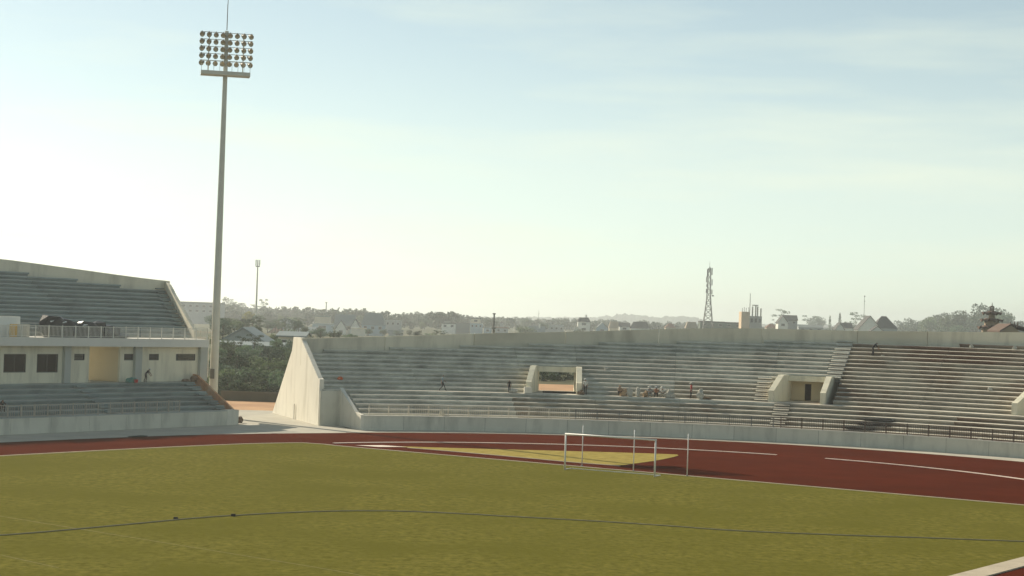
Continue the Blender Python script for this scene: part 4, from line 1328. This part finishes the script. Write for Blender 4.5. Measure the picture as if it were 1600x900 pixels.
mb = MB(); mb.box((top_.x + 2.0, D - .9, P(1108, 463, D).z), (1.0, .3, .7)); mb.build('dish', M['steel'], t)
mb = MB(); mb.tube((top_.x, D, z1 - 3), (top_.x, D, z1 + 1.8), .13, .06, 5); mb.build('spike', M['steel'], t)

# pagoda and temple hall
D = 330
t0 = P(1549, 518, D)
PG = thing('pagoda', 'brown tiered pagoda with upturned eaves and an open lantern top', 'pagoda', (t0.x, D, tz(t0.x, D)))
px_c = t0.x; sc = D / FPX
zb = tz(t0.x, D) - .5
ptile = cmat('pagoda_tile', (.13, .09, .07)); pwall = cmat('pagoda_wall', (.34, .26, .18))
def eave(zc, hw, rise, hwt):
    """curved hipped roof ring with upturned corners"""
    mb = MB(); rings = []
    for s, zz, lift in ((hw, 0, .55), (hw * .78, rise * .22, .1), (hwt, rise, 0)):
        rg_ = []
        for k in range(16):
            a = 2 * pi * k / 16 + pi / 8
            oct_ = 1 if k % 2 == 0 else .924
            rg_.append((px_c + s * oct_ * cos(a), D + s * oct_ * sin(a), zc + zz + (lift if k % 2 == 0 else 0)))
        rings.append(rg_)
    low_ = [(p[0], p[1], p[2] - .18) for p in rings[0]]
    allr = [low_] + rings
    for A, B in zip(allr, allr[1:]):
        for k in range(16):
            l = (k+1) % 16
            mb.poly([A[k], A[l], B[l], B[k]])
    mb.poly(rings[-1]); mb.poly(list(reversed(low_)))
    return mb
prevz = zb
for k, (py_e, w_, py_t, wt) in enumerate(((514, 22, 508.5, 13), (502.5, 18, 497.5, 11), (491.5, 15.5, 486, 5))):
    ze = P(1549, py_e, D).z; zt = P(1549, py_t, D).z
    rw = w_ * sc
    mb = MB(); n = 8
    r_ = wt * sc * 1.02 if k else 15 * sc
    mb.hexa([(px_c + r_ * cos(2*pi*i/n + pi/8), D + r_ * sin(2*pi*i/n + pi/8), prevz) for i in range(n)], [(px_c + r_ * cos(2*pi*i/n + pi/8), D + r_ * sin(2*pi*i/n + pi/8), ze + .2) for i in range(n)])
    mb.build('storey_wall', pwall, PG)
    eave(ze, rw, zt - ze, wt * sc).build('eave_roof', ptile, PG)
    prevz = zt - .05
zl = P(1549, 480, D).z
for k in range(6):
    a = 2 * pi * k / 6
    mb = MB(); mb.tube((px_c + .33 * cos(a), D + .33 * sin(a), prevz), (px_c + .33 * cos(a), D + .33 * sin(a), zl), .06, .06, 5); mb.build('lantern_post', ptile, PG)
mb = MB(); mb.tube((px_c, D, zl), (px_c, D, zl + .25), .5, .3, 8); mb.tube((px_c, D, zl + .25), (px_c, D, zl + .9), .10, .03, 6); mb.build('finial', ptile, PG)
# hall with a ridge of ornaments
D = 300
HL = thing('temple_hall', 'brown temple hall with ridge ornaments at the right edge beside the pagoda', 'temple', (P(1585, 518, D).x, D, tz(P(1585, 518, D).x, D)))
a, b = P(1562, 518, D), P(1640, 518, D); zr = P(1582, 508, D).z; ze = P(1582, 518.5, D).z; zb = tz(b.x, D) - .5
m_ = P(1580, 510, D).x
mb = MB(); mb.box(((a.x + b.x) / 2, D + 4, zb), (b.x - a.x - .6, 7.5, ze - zb)); mb.add([(a.x + .3, D + .25, ze), (2 * m_ - a.x - .3, D + .25, ze), (m_, D + .25, zr)], [(0, 1, 2)]); mb.build('wall', pwall, HL)
mb = MB()
for q in ([(a.x, D, ze - .1), (m_, D, zr), (m_, D + 8, zr), (a.x, D + 8, ze - .1)], [(m_, D, zr), (b.x, D, ze - .35), (b.x, D + 8, ze - .35), (m_, D + 8, zr)]):
    mb.hexa([tuple(p) for p in q], [(p[0], p[1], p[2] + .25) for p in q])
mb.build('roof', ptile, HL)
for px in (1580.5, 1587, 1592):
    q = P(px, 503, D); mb = MB(); mb.tube((q.x, D + 1, zr - .7), (q.x + .1, D + 1, q.z), .22, .06, 6); mb.build('ridge_ornament', ptile, HL)

# skyline trees
SK = 'trees on the hazy skyline behind the stands'
def where(px, look):
    spot = next(t_ for lim, t_ in ((372, 'just right of the floodlight mast shaft'), (403, 'left of the telecom pole shaft'), (420, 'right of the telecom pole shaft'), (452, 'above the small russet house'), (487, 'above the tip of the white end wall'),
        (522, 'around the beige rooftop storey'), (562, 'behind the left twin villa'), (602, 'behind the right twin villa'), (630, 'behind the hazy flat block'), (665, 'right of the hazy flat block'), (9999, 'left of the white modern house')) if px < lim)
    return '%s hazy tree %s' % (look, spot)
rnd = random.Random(5)
for k in range(56):
    px = 345 + k * 6.2 + rnd.uniform(-4, 4)
    top = interp([(345, 468), (372, 468), (400, 478), (425, 486), (450, 490), (470, 483), (490, 480), (505, 485), (530, 486), (560, 482), (590, 488), (620, 496), (650, 497), (690, 502)], px) + rnd.uniform(-2, 7)
    key = rnd.choice(['layer0', 'layer1', 'layer2', 'layer1', 'broad2', 'broad1'])
    tree(key, px, top, rnd.uniform(500, 640), where(px, 'slender open crowned' if 'layer' in key else 'full round crowned'), SK, rnd.uniform(.85, 1.3))
for k in range(30):
    px = 345 + k * 11.8 + rnd.uniform(-8, 8)
    top = interp([(345, 480), (400, 487), (450, 498), (560, 495), (690, 508)], px) + rnd.uniform(-3, 4)
    tree(rnd.choice(['broad0', 'broad2', 'broad1']), px, top, rnd.uniform(440, 500), where(px, 'low bushy'), SK, rnd.uniform(1.0, 1.5))
def scatter(px, D, hgt, label, group):
    key = rnd.choice(['broad0', 'broad1', 'broad2', 'broad1', 'layer0'])
    cm, tm, h = TREE[key]
    q = P(px, 500, D); zb = tz(q.x, D); s_ = hgt / h
    o = bpy.data.objects.new('tree', None); COL.objects.link(o)
    o.location = (q.x, D, zb); o.rotation_euler.z = rnd.uniform(0, 6.28); wd_ = rnd.uniform(.9, 1.4); o.scale = (s_ * wd_, s_ * wd_, s_)
    tag(o, label, 'tree', group)
    for nm, me in (('crown', cm), ('trunk', tm)):
        c = bpy.data.objects.new(nm, me); COL.objects.link(c); c.parent = o
for k in range(72):
    px = rnd.uniform(335, 700)
    D = rnd.choice([rnd.uniform(320, 420), rnd.uniform(420, 640), rnd.uniform(660, 700), rnd.uniform(760, 830), rnd.uniform(900, 1200)])
    band = 'near' if D < 500 else ('middle distance' if D < 800 else 'far')
    side_ = next(t_ for lim, t_ in ((400, 'around the grey tin gable'), (470, 'around the small russet house'), (530, 'around the blue grey box house'), (610, 'around the twin villas'), (9999, 'left of the white modern house')) if px < lim)
    scatter(px, D, (rnd.uniform(4.5, 6.0) if px < 470 else rnd.uniform(2.8, 3.8)) if D < 830 else rnd.uniform(6.5, 9.5), '%s garden tree %s' % (band, side_), SK)
for k in range(40):
    px = rnd.uniform(700, 1420); D = rnd.choice([rnd.uniform(800, 880), rnd.uniform(1050, 1250), rnd.uniform(1300, 1700)])
    side_ = next(t_ for lim, t_ in ((800, 'in the flat row of houses'), (900, 'behind the long hazy grey block'), (1030, 'behind the black mansard roof'), (1160, 'around the lattice tower foot'), (1300, 'around the white finial house'), (9999, 'around the big bright gable')) if px < lim)
    scatter(px, D, rnd.uniform(7, 11), '%s garden tree %s' % ('nearer' if D < 900 else 'far', side_), SK)
tree('layer1', 413, 466, 470, 'lone spindly tree rising above the treeline right of the telecom pole', SK, .55)
tree('layer0', 352, 465, 470, 'thin tree top showing just right of the floodlight mast shaft', SK, .5)
tree('yellow', 390, 484, 380, 'yellow green tree left of the telecom pole foot', None, .9)
tree('broad0', 404, 489, 372, 'dark round tree behind the telecom pole foot', None, .75)
tree('broad1', 335, 520, 300, 'leafy tree low behind the floodlight mast', None, 1.0)
for px, top, D, key, lab in ((640, 495, 520, 'broad2', 'round pale tree right of the hazy flat block'), (672, 497, 520, 'broad2', 'pale round tree left of the white modern house'), (655, 503, 480, 'broad1', 'low pale tree between the two round pale trees'),
        (812, 514, 560, 'bush0', 'low pale bush right of the grey turret house'), (1210, 500, 560, 'layer2', 'small thin tree left of the white finial house'), (1222, 484.5, 560, 'layer0', 'small tree top peeping above the white finial house'),
        (1266, 492, 600, 'layer1', 'flat topped tree right of the white finial house, left one of two'), (1279, 493, 610, 'broad2', 'flat topped tree right of the white finial house, right one of two'),
        (1297, 494, 480, 'spire', 'blunt slim cypress left of the tiny white gable'), (1312.5, 489.5, 480, 'spire', 'pointed slim cypress above the tiny white gable'),
        (1323, 502, 540, 'bush1', 'rounded bush behind the tiny white gable'), (1338, 489.5, 500, 'layer0', 'open crowned tree just left of the big bright gable'),
        (1408, 500, 500, 'broad2', 'low grey tree right of the dark broad roof'), (1425, 496, 480, 'broad2', 'grey round tree left in the right hand tree group'), (1455, 488, 470, 'broad1', 'broad grey green tree in the middle of the right hand tree group'),
        (1471, 487, 480, 'broad2', 'flat crowned tree left of the tall pale tree'), (1492, 484, 450, 'broad1', 'pale leafy tree with an open crown in the right hand group'), (1510, 476, 440, 'broad1', 'tallest pale leafy tree left of the pagoda'),
        (1526, 485, 440, 'broad2', 'pale tree touching the left eaves of the pagoda'), (1543, 473, 430, 'broad2', 'grey round tree top behind the pagoda lantern'), (1562, 485, 420, 'broad0', 'dark tree behind the right eaves of the pagoda'),
        (1574, 496, 420, 'broad2', 'bluish tree between the pagoda and the temple hall'), (1500, 505, 420, 'broad0', 'low bluish tree before the pale leafy trees'), (1475, 508, 430, 'broad0', 'low dark tree before the flat crowned tree'), (1590, 500, 420, 'broad2', 'grey tree behind the temple hall ornaments')):
    tree(key, px, top, D, lab, SK, 1.0 if key != 'spire' else 1.0, name='tree' if 'bush' not in key else 'bush')
# far woods that read as one mass
def wood(name, px0, px1, D0, D1, n, h0, h1, m, seed):
    rw = random.Random(seed); vs, fs = [], []
    for _ in range(n):
        px, D = rw.uniform(px0, px1), rw.uniform(D0, D1)
        q = P(px, 500, D); zb = tz(q.x, D); hh = rw.uniform(h0, h1); rad = hh * rw.uniform(.35, .6)
        for _k in range(150):
            while True:
                p = Vector((rw.uniform(-1, 1), rw.uniform(-1, 1), rw.uniform(-1, 1)))
                if p.length <= 1: break
            c = Vector((q.x + p.x * rad, D + p.y * rad, zb + hh * (.58 + .42 * p.z)))
            nn_ = Vector((rw.gauss(0, 1), rw.gauss(0, 1), rw.gauss(0, 1))).normalized(); u_ = nn_.orthogonal().normalized(); w_ = nn_.cross(u_)
            s_ = hh * rw.uniform(.06, .13); i = len(vs)
            vs += [tuple(c + u_ * s_), tuple(c + w_ * s_), tuple(c - u_ * s_), tuple(c - w_ * s_)]; fs.append((i, i+1, i+2, i+3))
    mb = MB(); mb.v, mb.f, mb.mi = vs, fs, [0] * len(fs)
    me = bpy.data.meshes.new(name); me.from_pydata(vs, [], fs); me.materials.append(m)
    struct(link(name, me), 'stuff')
wood('wood', 290, 720, 1050, 1700, 210, 5, 13, M['leaf_d'], 3)
wood('wood', 700, 1480, 1350, 2000, 260, 7, 11, M['leaf_d'], 4)
# trees beyond the through tunnel
for px, top, D, lab in ((850, 583, 236, 'dark tree beyond the through tunnel, left in the opening'), (868, 586, 240, 'dark tree beyond the through tunnel, middle of the opening'), (888, 588, 244, 'dark tree beyond the through tunnel, right in the opening')):
    tree('bush1', px, top - 12, D, lab, 'trees seen through the tunnel', 1.3, base=2.6, name='bush')
struct(sheet('dirt_track', [pt(82.5, -16, 0)[:2], pt(82.5, 6, 0)[:2], pt(104, 6, 0)[:2], pt(104, -16, 0)[:2]], 3.06, M['dirt']))

# distant wooded ridge
def ridge(name, D, prof, seed, depth=260):
    rnd = random.Random(seed)
    xs = []; x = prof[0][0]
    while x <= prof[-1][0]:
        xs.append(x); x += 2.0
    rows_ = []
    for j in range(6):
        row = []
        for px in xs:
            zt = P(px, interp(prof, px), D).z
            f = [0, .75, 1, 1.0, .8, 0][j]
            z0 = -4
            n_ = noise.noise(Vector((px * .14, j * 3.3, seed))) + .6 * noise.noise(Vector((px * .4, j * 5, seed + 4)))
            z = z0 + (zt - z0) * f + (n_ * D * .0013 if 0 < j < 5 else 0)
            p = P(px, 500, D)
            row.append((p.x * (1 + j * .03), D + (j - 2) * depth / 5, z))
        rows_.append(row)
    vs = [p for r in rows_ for p in r]; n = len(xs)
    fs = [(j*n+i, j*n+i+1, (j+1)*n+i+1, (j+1)*n+i) for j in range(5) for i in range(n - 1)]
    mb = MB(); mb.add(vs, fs); o = mb.build(name, M['forest']); struct(o)
ridge('hill', 4600, [(-900, 478), (-300, 474), (0, 478), (260, 484), (640, 500), (700, 497), (720, 495), (790, 497), (840, 495), (880, 497), (950, 494), (965, 490.5), (990, 493), (1010, 496), (1040, 493.5), (1065, 495), (1085, 502), (1200, 508), (1400, 508), (1500, 500), (1700, 505), (2500, 505)], 2)
ridge('hill', 2800, [(-600, 486), (0, 486), (300, 490), (500, 498), (640, 503), (800, 505), (900, 507), (1100, 510), (1300, 512), (1500, 508), (1700, 512), (2300, 512)], 6, 160)

# ================================================================== PEOPLE
def person(label, loc, heading, pose, shirt, trousers, hat=None, height=1.65):
    s = height / 1.70
    J = {}; 
    J['pelvis'] = (0, 0, .92); J['waist'] = (0, 0, 1.06); J['chest'] = (0, 0, 1.28); J['collar'] = (0, .01, 1.42); J['neck'] = (0, .015, 1.48); J['head'] = (0, .03, 1.58); J['crown'] = (0, .02, 1.67); J['nose'] = (0, .125, 1.575)
    for sg, n_ in ((-1, 'l'), (1, 'r')):
        J['sh' + n_] = (sg * .19, 0, 1.39); J['el' + n_] = (sg * .235, -.03, 1.10); J['wr' + n_] = (sg * .24, .05, .86); J['ha' + n_] = (sg * .24, .07, .79)
        J['hip' + n_] = (sg * .095, 0, .88); J['kn' + n_] = (sg * .10, .02, .48); J['an' + n_] = (sg * .10, 0, .08); J['to' + n_] = (sg * .115, .17, .03)
    def put(d): J.update(d)
    def bend_up(ang_, piv='pelvis'):
        pv = Vector(J[piv]); R_ = Matrix.Rotation(-ang_, 3, 'X')
        for k in list(J):
            if k[:2] in ('hi', 'kn', 'an', 'to') or k == 'pelvis': continue
            J[k] = tuple(pv + R_ @ (Vector(J[k]) - pv))
    if pose == 'walk':
        put({'knr': (.10, .20, .50), 'anr': (.10, .33, .10), 'tor': (.11, .49, .09), 'knl': (-.10, .02, .47), 'anl': (-.10, -.32, .14), 'tol': (-.11, -.22, .03),
             'ell': (-.25, .12, 1.13), 'wrl': (-.22, .30, .98), 'hal': (-.21, .36, .95), 'elr': (.25, -.16, 1.13), 'wrr': (.25, -.18, .88), 'har': (.25, -.17, .81)})
    if pose == 'bend':
        bend_up(radians(38))
        put({'ell': (-.22, .48, .98), 'wrl': (-.15, .60, .78), 'hal': (-.12, .64, .73), 'elr': (.22, .52, 1.0), 'wrr': (.12, .66, .85), 'har': (.10, .70, .80), 'knr': (.12, .12, .48), 'anl': (-.12, -.14, .08), 'tol': (-.14, .02, .03)})
    if pose in ('crouch', 'sit'):
        dz = -.55 if pose == 'crouch' else -.47
        for k in list(J):
            if k[:2] in ('kn', 'an', 'to'): continue
            J[k] = (J[k][0], J[k][1] - (.18 if pose == 'crouch' else .1), J[k][2] + dz)
        for sg, n_ in ((-1, 'l'), (1, 'r')):
            put({'kn' + n_: (sg * .18, .26, .50), 'an' + n_: (sg * .14, .14 if pose == 'crouch' else .34, .08), 'to' + n_: (sg * .17, .31 if pose == 'crouch' else .52, .03)})
        bend_up(radians(22))
        for sg, n_ in ((-1, 'l'), (1, 'r')):
            put({'el' + n_: (sg * .26, .18, .62), 'wr' + n_: (sg * .15, .36, .56), 'ha' + n_: (sg * .11, .42, .55)})
    names = ['pelvis', 'waist', 'chest', 'collar', 'neck', 'head', 'crown', 'nose'] + [a + b for b in 'lr' for a in ('sh', 'el', 'wr', 'ha', 'hip', 'kn', 'an', 'to')]
    edges = [('pelvis', 'waist'), ('waist', 'chest'), ('chest', 'collar'), ('collar', 'neck'), ('neck', 'head'), ('head', 'crown'), ('head', 'nose')]
    for b in 'lr':
        edges += [('collar', 'sh' + b), ('sh' + b, 'el' + b), ('el' + b, 'wr' + b), ('wr' + b, 'ha' + b), ('pelvis', 'hip' + b), ('hip' + b, 'kn' + b), ('kn' + b, 'an' + b), ('an' + b, 'to' + b)]
    rad = {'pelvis': (.15, .12), 'waist': (.145, .11), 'chest': (.165, .12), 'collar': (.11, .09), 'neck': (.055, .055), 'head': (.085, .098), 'crown': (.07, .08), 'nose': (.016, .016), 'sh': (.065, .065), 'el': (.045, .045), 'wr': (.03, .033), 'ha': (.042, .022), 'hip': (.095, .095), 'kn': (.062, .062), 'an': (.045, .05), 'to': (.045, .03)}
    vs = [tuple(Vector(J[n_]) * s) for n_ in names]; idx = {n_: i for i, n_ in enumerate(names)}
    es = [(idx[a], idx[b]) for a, b in edges]; rr = [rad.get(n_) or rad[n_[:-1]] for n_ in names]
    seg = [(Vector(J[a]) * s, Vector(J[b]) * s, 'skin' if (b in ('head', 'crown', 'nose', 'neck') or b[:2] in ('wr', 'ha')) else ('trousers' if b[:2] in ('hi', 'kn', 'an') else ('shoe' if b[:2] == 'to' else 'shirt'))) for a, b in edges]
    # fingers: four and a thumb from each hand
    for b, sg in (('l', -1), ('r', 1)):
        wv, hv = Vector(J['wr' + b]), Vector(J['ha' + b])
        d_ = (hv - wv).normalized(); sd_ = d_.cross(Vector((1, 0, 0)));  sd_ = sd_.normalized() if sd_.length > .1 else Vector((0, 1, 0))
        for k, (off, ln) in enumerate(((-.030, .060), (-.010, .075), (.010, .078), (.030, .068))):
            i = len(vs); base_ = hv + d_ * .025 + sd_ * off
            tip = base_ + d_ * ln * .6 + Vector((-sg * .008, 0, 0)); tip2 = tip + d_ * ln * .35 + Vector((-sg * .022, 0, 0))
            vs += [tuple(base_ * s), tuple(tip * s), tuple(tip2 * s)]; es += [(idx['ha' + b], i), (i, i+1), (i+1, i+2)]; rr += [(.010, .010), (.009, .009), (.007, .007)]
            seg.append((hv * s, tip2 * s, 'skin'))
        i = len(vs); th_ = hv - d_ * .01 + sd_ * .045; th2 = th_ + d_ * .035 + sd_ * .018
        vs += [tuple(th_ * s), tuple(th2 * s)]; es += [(idx['ha' + b], i), (i, i+1)]; rr += [(.011, .011), (.009, .009)]
    me = bpy.data.meshes.new('person'); me.from_pydata(vs, es, [])
    ob = bpy.data.objects.new('person', me); COL.objects.link(ob)
    sk = ob.modifiers.new('skin', 'SKIN'); ob.modifiers.new('sub', 'SUBSURF').levels = 1; ob.modifiers['sub'].render_levels = 1
    sk.use_smooth_shade = True
    for i, r in enumerate(rr): me.skin_vertices[0].data[i].radius = (r[0] * s, r[1] * s)
    me.skin_vertices[0].data[0].use_root = True
    dg_ = bpy.context.evaluated_depsgraph_get(); dg_.update()
    me2 = bpy.data.meshes.new_from_object(ob.evaluated_get(dg_))
    bpy.data.objects.remove(ob)
    me2.name = 'person'
    me2.materials.clear()
    order = ['shirt', 'trousers', 'skin', 'shoe', 'hair']
    for m_ in (shirt, trousers, M['skin'], M['hair'], M['hair']): me2.materials.append(m_)
    head = Vector(J['head']) * s; crown_ = Vector(J['crown']) * s; up = (crown_ - head).normalized(); nose_ = (Vector(J['nose']) * s - head).normalized()
    for pl in me2.polygons:
        c = Vector(pl.center); best = 9; kind = 'shirt'
        for a, b, k in seg:
            ab = b - a; t_ = max(0, min(1, (c - a).dot(ab) / max(ab.length_squared, 1e-9)))
            d_ = (c - a - ab * t_).length
            if d_ < best: best, kind = d_, k
        if kind == 'skin' and (c - head).length < .2 * s and ((c - head).dot(up) > .045 * s or ((c - head).dot(nose_) < -.02 * s and (c - head).dot(up) > -.05 * s)): kind = 'hair'
        pl.material_index = order.index(kind); pl.use_smooth = True
    po = link('person', me2)
    po.location = loc; po.rotation_euler.z = heading
    tag(po, label, 'person')
    # eyes and mouth
    mb = MB()
    side_ = up.cross(nose_)
    for sg in (-1, 1):
        c = head + nose_ * .088 * s + side_ * sg * .032 * s + up * .02 * s
        mb.frame_box(c, side_, nose_, up, (-.011 * s, -.01, -.006 * s), (.011 * s, .012, .006 * s))
    c = head + nose_ * .085 * s - up * .045 * s
    mb.frame_box(c, side_, nose_, up, (-.02 * s, -.01, -.004 * s), (.02 * s, .01, .004 * s))
    fo = mb.build('face_features', M['hair']); fo.parent = po
    if hat:
        # conical or brimmed hat sitting on the head
        mb = MB(); n = 14
        b_ = head + up * .075 * s; side = up.cross(nose_)
        R0, R1, hh = (.26, .02, .15) if hat[0] == 'cone' else (.19, .10, .10)
        A = [tuple(b_ + (side * cos(2*pi*k/n) + nose_ * sin(2*pi*k/n)) * R0 * s) for k in range(n)]
        B = [tuple(b_ + up * hh * s + (side * cos(2*pi*k/n) + nose_ * sin(2*pi*k/n)) * R1 * s) for k in range(n)]
        mb.hexa(A, B); ho_ = mb.build('hat', hat[1]); ho_.parent = po
    return po
sh = lambda n_, c: cmat('cloth_' + n_, c, .9, .1, 6)
dark_, grey_, blue_, red_, pale_, tan_ = sh('dark', (.03, .03, .035)), sh('grey', (.30, .31, .30)), sh('blue', (.20, .27, .30)), sh('red', (.36, .08, .08)), sh('pale', (.60, .60, .55)), sh('tan', (.32, .24, .16))
def on_walk(px, off=.6):
    """a spot on the walkway under an image column"""
    x, f, d = ray(px, 612)
    R = WALK_R0 + off
    k = x / f; A = 1 + k*k; B = -2 * (k * SC.x + SC.y); Cc = SC.x**2 + SC.y**2 - R*R
    Y = (-B + sqrt(B*B - 4*A*Cc)) / (2*A)
    return Vector((k * Y, Y, WALK_Z + .004))
WZ = 1.12 + 6 * .413 + .003
def wk(px, off=.6):
    v = on_walk(px, off); v.z = WZ; return v
person('person in pale blue shirt walking right along the terrace walkway at left', wk(691, .4), radians(-80), 'walk', blue_, dark_, height=1.62)
person('person all in black standing bent left of the through tunnel', wk(795.5, .4), radians(170), 'stand', dark_, dark_, height=1.3)
person('person in pale jacket and black trousers standing right of the through tunnel', wk(914.5, .5), radians(175), 'stand', pale_, dark_, ('brim', pale_), height=1.62)
person('person in red shirt standing at the right end of the resting workers', wk(1080, .5), radians(100), 'stand', red_, dark_, ('cone', M['sack']), height=1.6)
person('grey clothed worker crouching in the middle of the sacks on the walkway', wk(1015, .5), radians(190), 'crouch', grey_, grey_, ('cone', M['sack']))
person('worker in orange brown shirt sitting among the sacks on the walkway', wk(1025.5, .5), radians(170), 'crouch', sh('rust', (.36, .16, .08)), dark_, ('brim', grey_))
person('worker in pale shirt crouching right of the rust shirted worker', wk(1035, .55), radians(180), 'crouch', pale_, grey_, ('cone', M['sack']))
person('worker in a tan shirt crouching at the left end of the sacks', wk(968, .5), radians(200), 'crouch', tan_, dark_, ('brim', tan_))
# sweeper high on the right hand terrace
i = 11
q = P(1363, 572, 1); k = q.x
Rr = WALK_R1 + i * TREAD + .35; A = 1 + k*k; B = -2 * (k * SC.x + SC.y); Cc = SC.length_squared - Rr*Rr
Y = (-B + sqrt(B*B - 4*A*Cc)) / (2*A)
sw = Vector((k * Y, Y, WALK_Z + (i + 1) * RISE + .003))
person('person in black bending over a broom high on the right terrace', sw, radians(-100), 'bend', dark_, dark_, height=1.6)
t = thing('broom', 'broom held by the bending person high on the right terrace', 'broom', sw + Vector((.9, -.1, 0)))
mb = MB(); mb.tube(sw + Vector((.5, -.05, 1.1)), sw + Vector((1.0, -.2, .12)), .018, .018, 6); mb.build('handle', M['dustywood'], t)
mb = MB(); mb.box(sw + Vector((1.02, -.2, 0)), (.34, .10, .13)); mb.build('bristles', M['sack'], t)
# people on the grandstand
c = S(on_plane(226, 590, VF - .6)[0], VF - .7, ZF + .003)
person('person in black leaning forward beside the second pier of the facade', c, radians(-60), 'bend', dark_, dark_, ('brim', pale_), height=1.4)
u = on_plane(4, 640, 1.4)[0]
person('person in black sitting low behind the front railing at the left edge', S(u, 1.5, 1.40 + LRISE + .003), radians(-140), 'crouch', dark_, dark_, height=1.7)
# sacks and buckets among the workers
for k, (px, col, d_, lab) in enumerate(((974, 'sackbrown', (.42, .3, .5), 'brown sack standing beside the tan shirted worker'), (984.5, 'sack', (.3, .28, .55), 'upright pale sack right of the brown sack'),
        (997, 'sack', (.28, .26, .62), 'tallest pale sack in the middle of the walkway goods'), (1009, 'sackbrown', (.3, .3, .4), 'brown lumpy sack just left of the grey crouching worker'), (1044, 'sack', (.35, .3, .5), 'pale sack right of the crouching workers, first of a pair'),
        (1050.5, 'sack', (.3, .3, .36), 'lower pale sack right of the crouching workers, last of a pair'), (1094.5, 'sack', (.32, .28, .62), 'white sack leaning right of the red shirted person'), (1104, 'dustywood', (.6, .3, .16), 'flat brown board heap at the right end of the walkway goods'),
        (801, 'sack', (.5, .3, .28), 'pale low sack right of the black clothed person by the tunnel'), (908, 'dustywood', (.4, .3, .3), 'dark rubble lump by the right cheek of the through tunnel'))):
    p = wk(px, .55); lump('sack' if 'sack' in col else 'rubble_heap', p, d_, M[col], 60 + k, lab, 'sack' if 'sack' in col else 'rubble', rough_=.55, sub=2)
p = wk(824.5, .3)
mb = MB(); mb.box(p, (.75, .5, .62), .1); tag(mb.build('crate', M['endwall']), 'white block at the foot of the left tunnel cheek', 'block')
bs = thing('stain_lumps', 'flat dark lumps for a stain on the lower rows behind the dark railing, right of the aisle', 'stain', pt(58.6, 24.2, 1.95))  # flat dark lumps laid in place of a dark stain on the steps
for k, (R_, z_, ph, d_) in enumerate(((57.0, 1.125, 23.0, (1.3, .5, .16)), (57.9, 1.538, 23.7, (1.5, .5, .2)), (58.7, 1.951, 24.3, (1.3, .45, .22)), (59.6, 2.364, 25.0, (1.7, .45, .18)), (58.7, 1.951, 25.6, (.9, .4, .12)))):
    lump('stain_lump', pt(R_, ph, z_), d_, M['dark'], 110 + k, parent=bs, rz=-radians(ph), rough_=.45, sub=2)
# small white cement bags higher up
def on_row(px, i, off=.4):
    x, f, d = ray(px, 600); k = x / f; Rr = WALK_R1 + i * TREAD + off
    A = 1 + k*k; B = -2 * (k * SC.x + SC.y); Cc = SC.length_squared - Rr*Rr
    Y = (-B + sqrt(B*B - 4*A*Cc)) / (2*A)
    return Vector((k * Y, Y, WALK_Z + (i + 1) * RISE + .003))
for k, (px, i, lab) in enumerate(((946, 5, 'small white bag on the terrace up right of the through tunnel'), (1547, 4, 'white bag standing on the terrace left of the right edge tunnel'), (1516, 14, 'tiny white bag on the top row right of the sweeper'), (1584, 14, 'small white bag on the top row near the right edge'))):
    lump('cement_bag', on_row(px, i), (.22, .14, .22), M['sack'], 80 + k, lab, 'bag', group='white bags left on the terrace', rough_=.5, sub=2)
tag(lump('bucket', on_row(531, 1), (.3, .22, .2), M['orange'], 90, sub=2), 'orange red plastic bundle on the left end of the terrace', 'bundle')
for k, (px, R, z, lab) in enumerate(((690, 56.7, 1.125, 'pale paint sack behind the cream railing below the walking person'), (1421, 56.7, 1.125, 'white sack behind the dark railing, left of two'), (1532, 56.7, 1.125, 'white sack behind the dark railing, right of two'))):
    x, f, d = ray(px, 660); kk = x / f; A = 1 + kk*kk; B = -2 * (kk * SC.x + SC.y); Cc = SC.length_squared - R*R
    Y = (-B + sqrt(B*B - 4*A*Cc)) / (2*A)
    lump('sack', (kk * Y, Y, z), (.28, .2, .3 if k else .6), M['sack'], 95 + k, lab, 'sack', sub=2, rough_=.5)

# ================================================================== HAZE
hm_ = bpy.data.materials.new('haze_air'); hm_.use_nodes = True
n = hm_.node_tree; n.nodes.clear()
ho_ = n.nodes.new('ShaderNodeOutputMaterial'); pv = n.nodes.new('ShaderNodeVolumePrincipled')
pv.inputs['Color'].default_value = (.90, .94, .95, 1)
pv.inputs['Density'].default_value = HAZE_DENSITY
pv.inputs['Anisotropy'].default_value = 0.6
n.links.new(pv.outputs[0], ho_.inputs['Volume'])
mb = MB(); mb.box((0, 0, -40), (14000, 14000, 110))
hz = mb.build('haze', hm_); struct(hz, 'stuff')
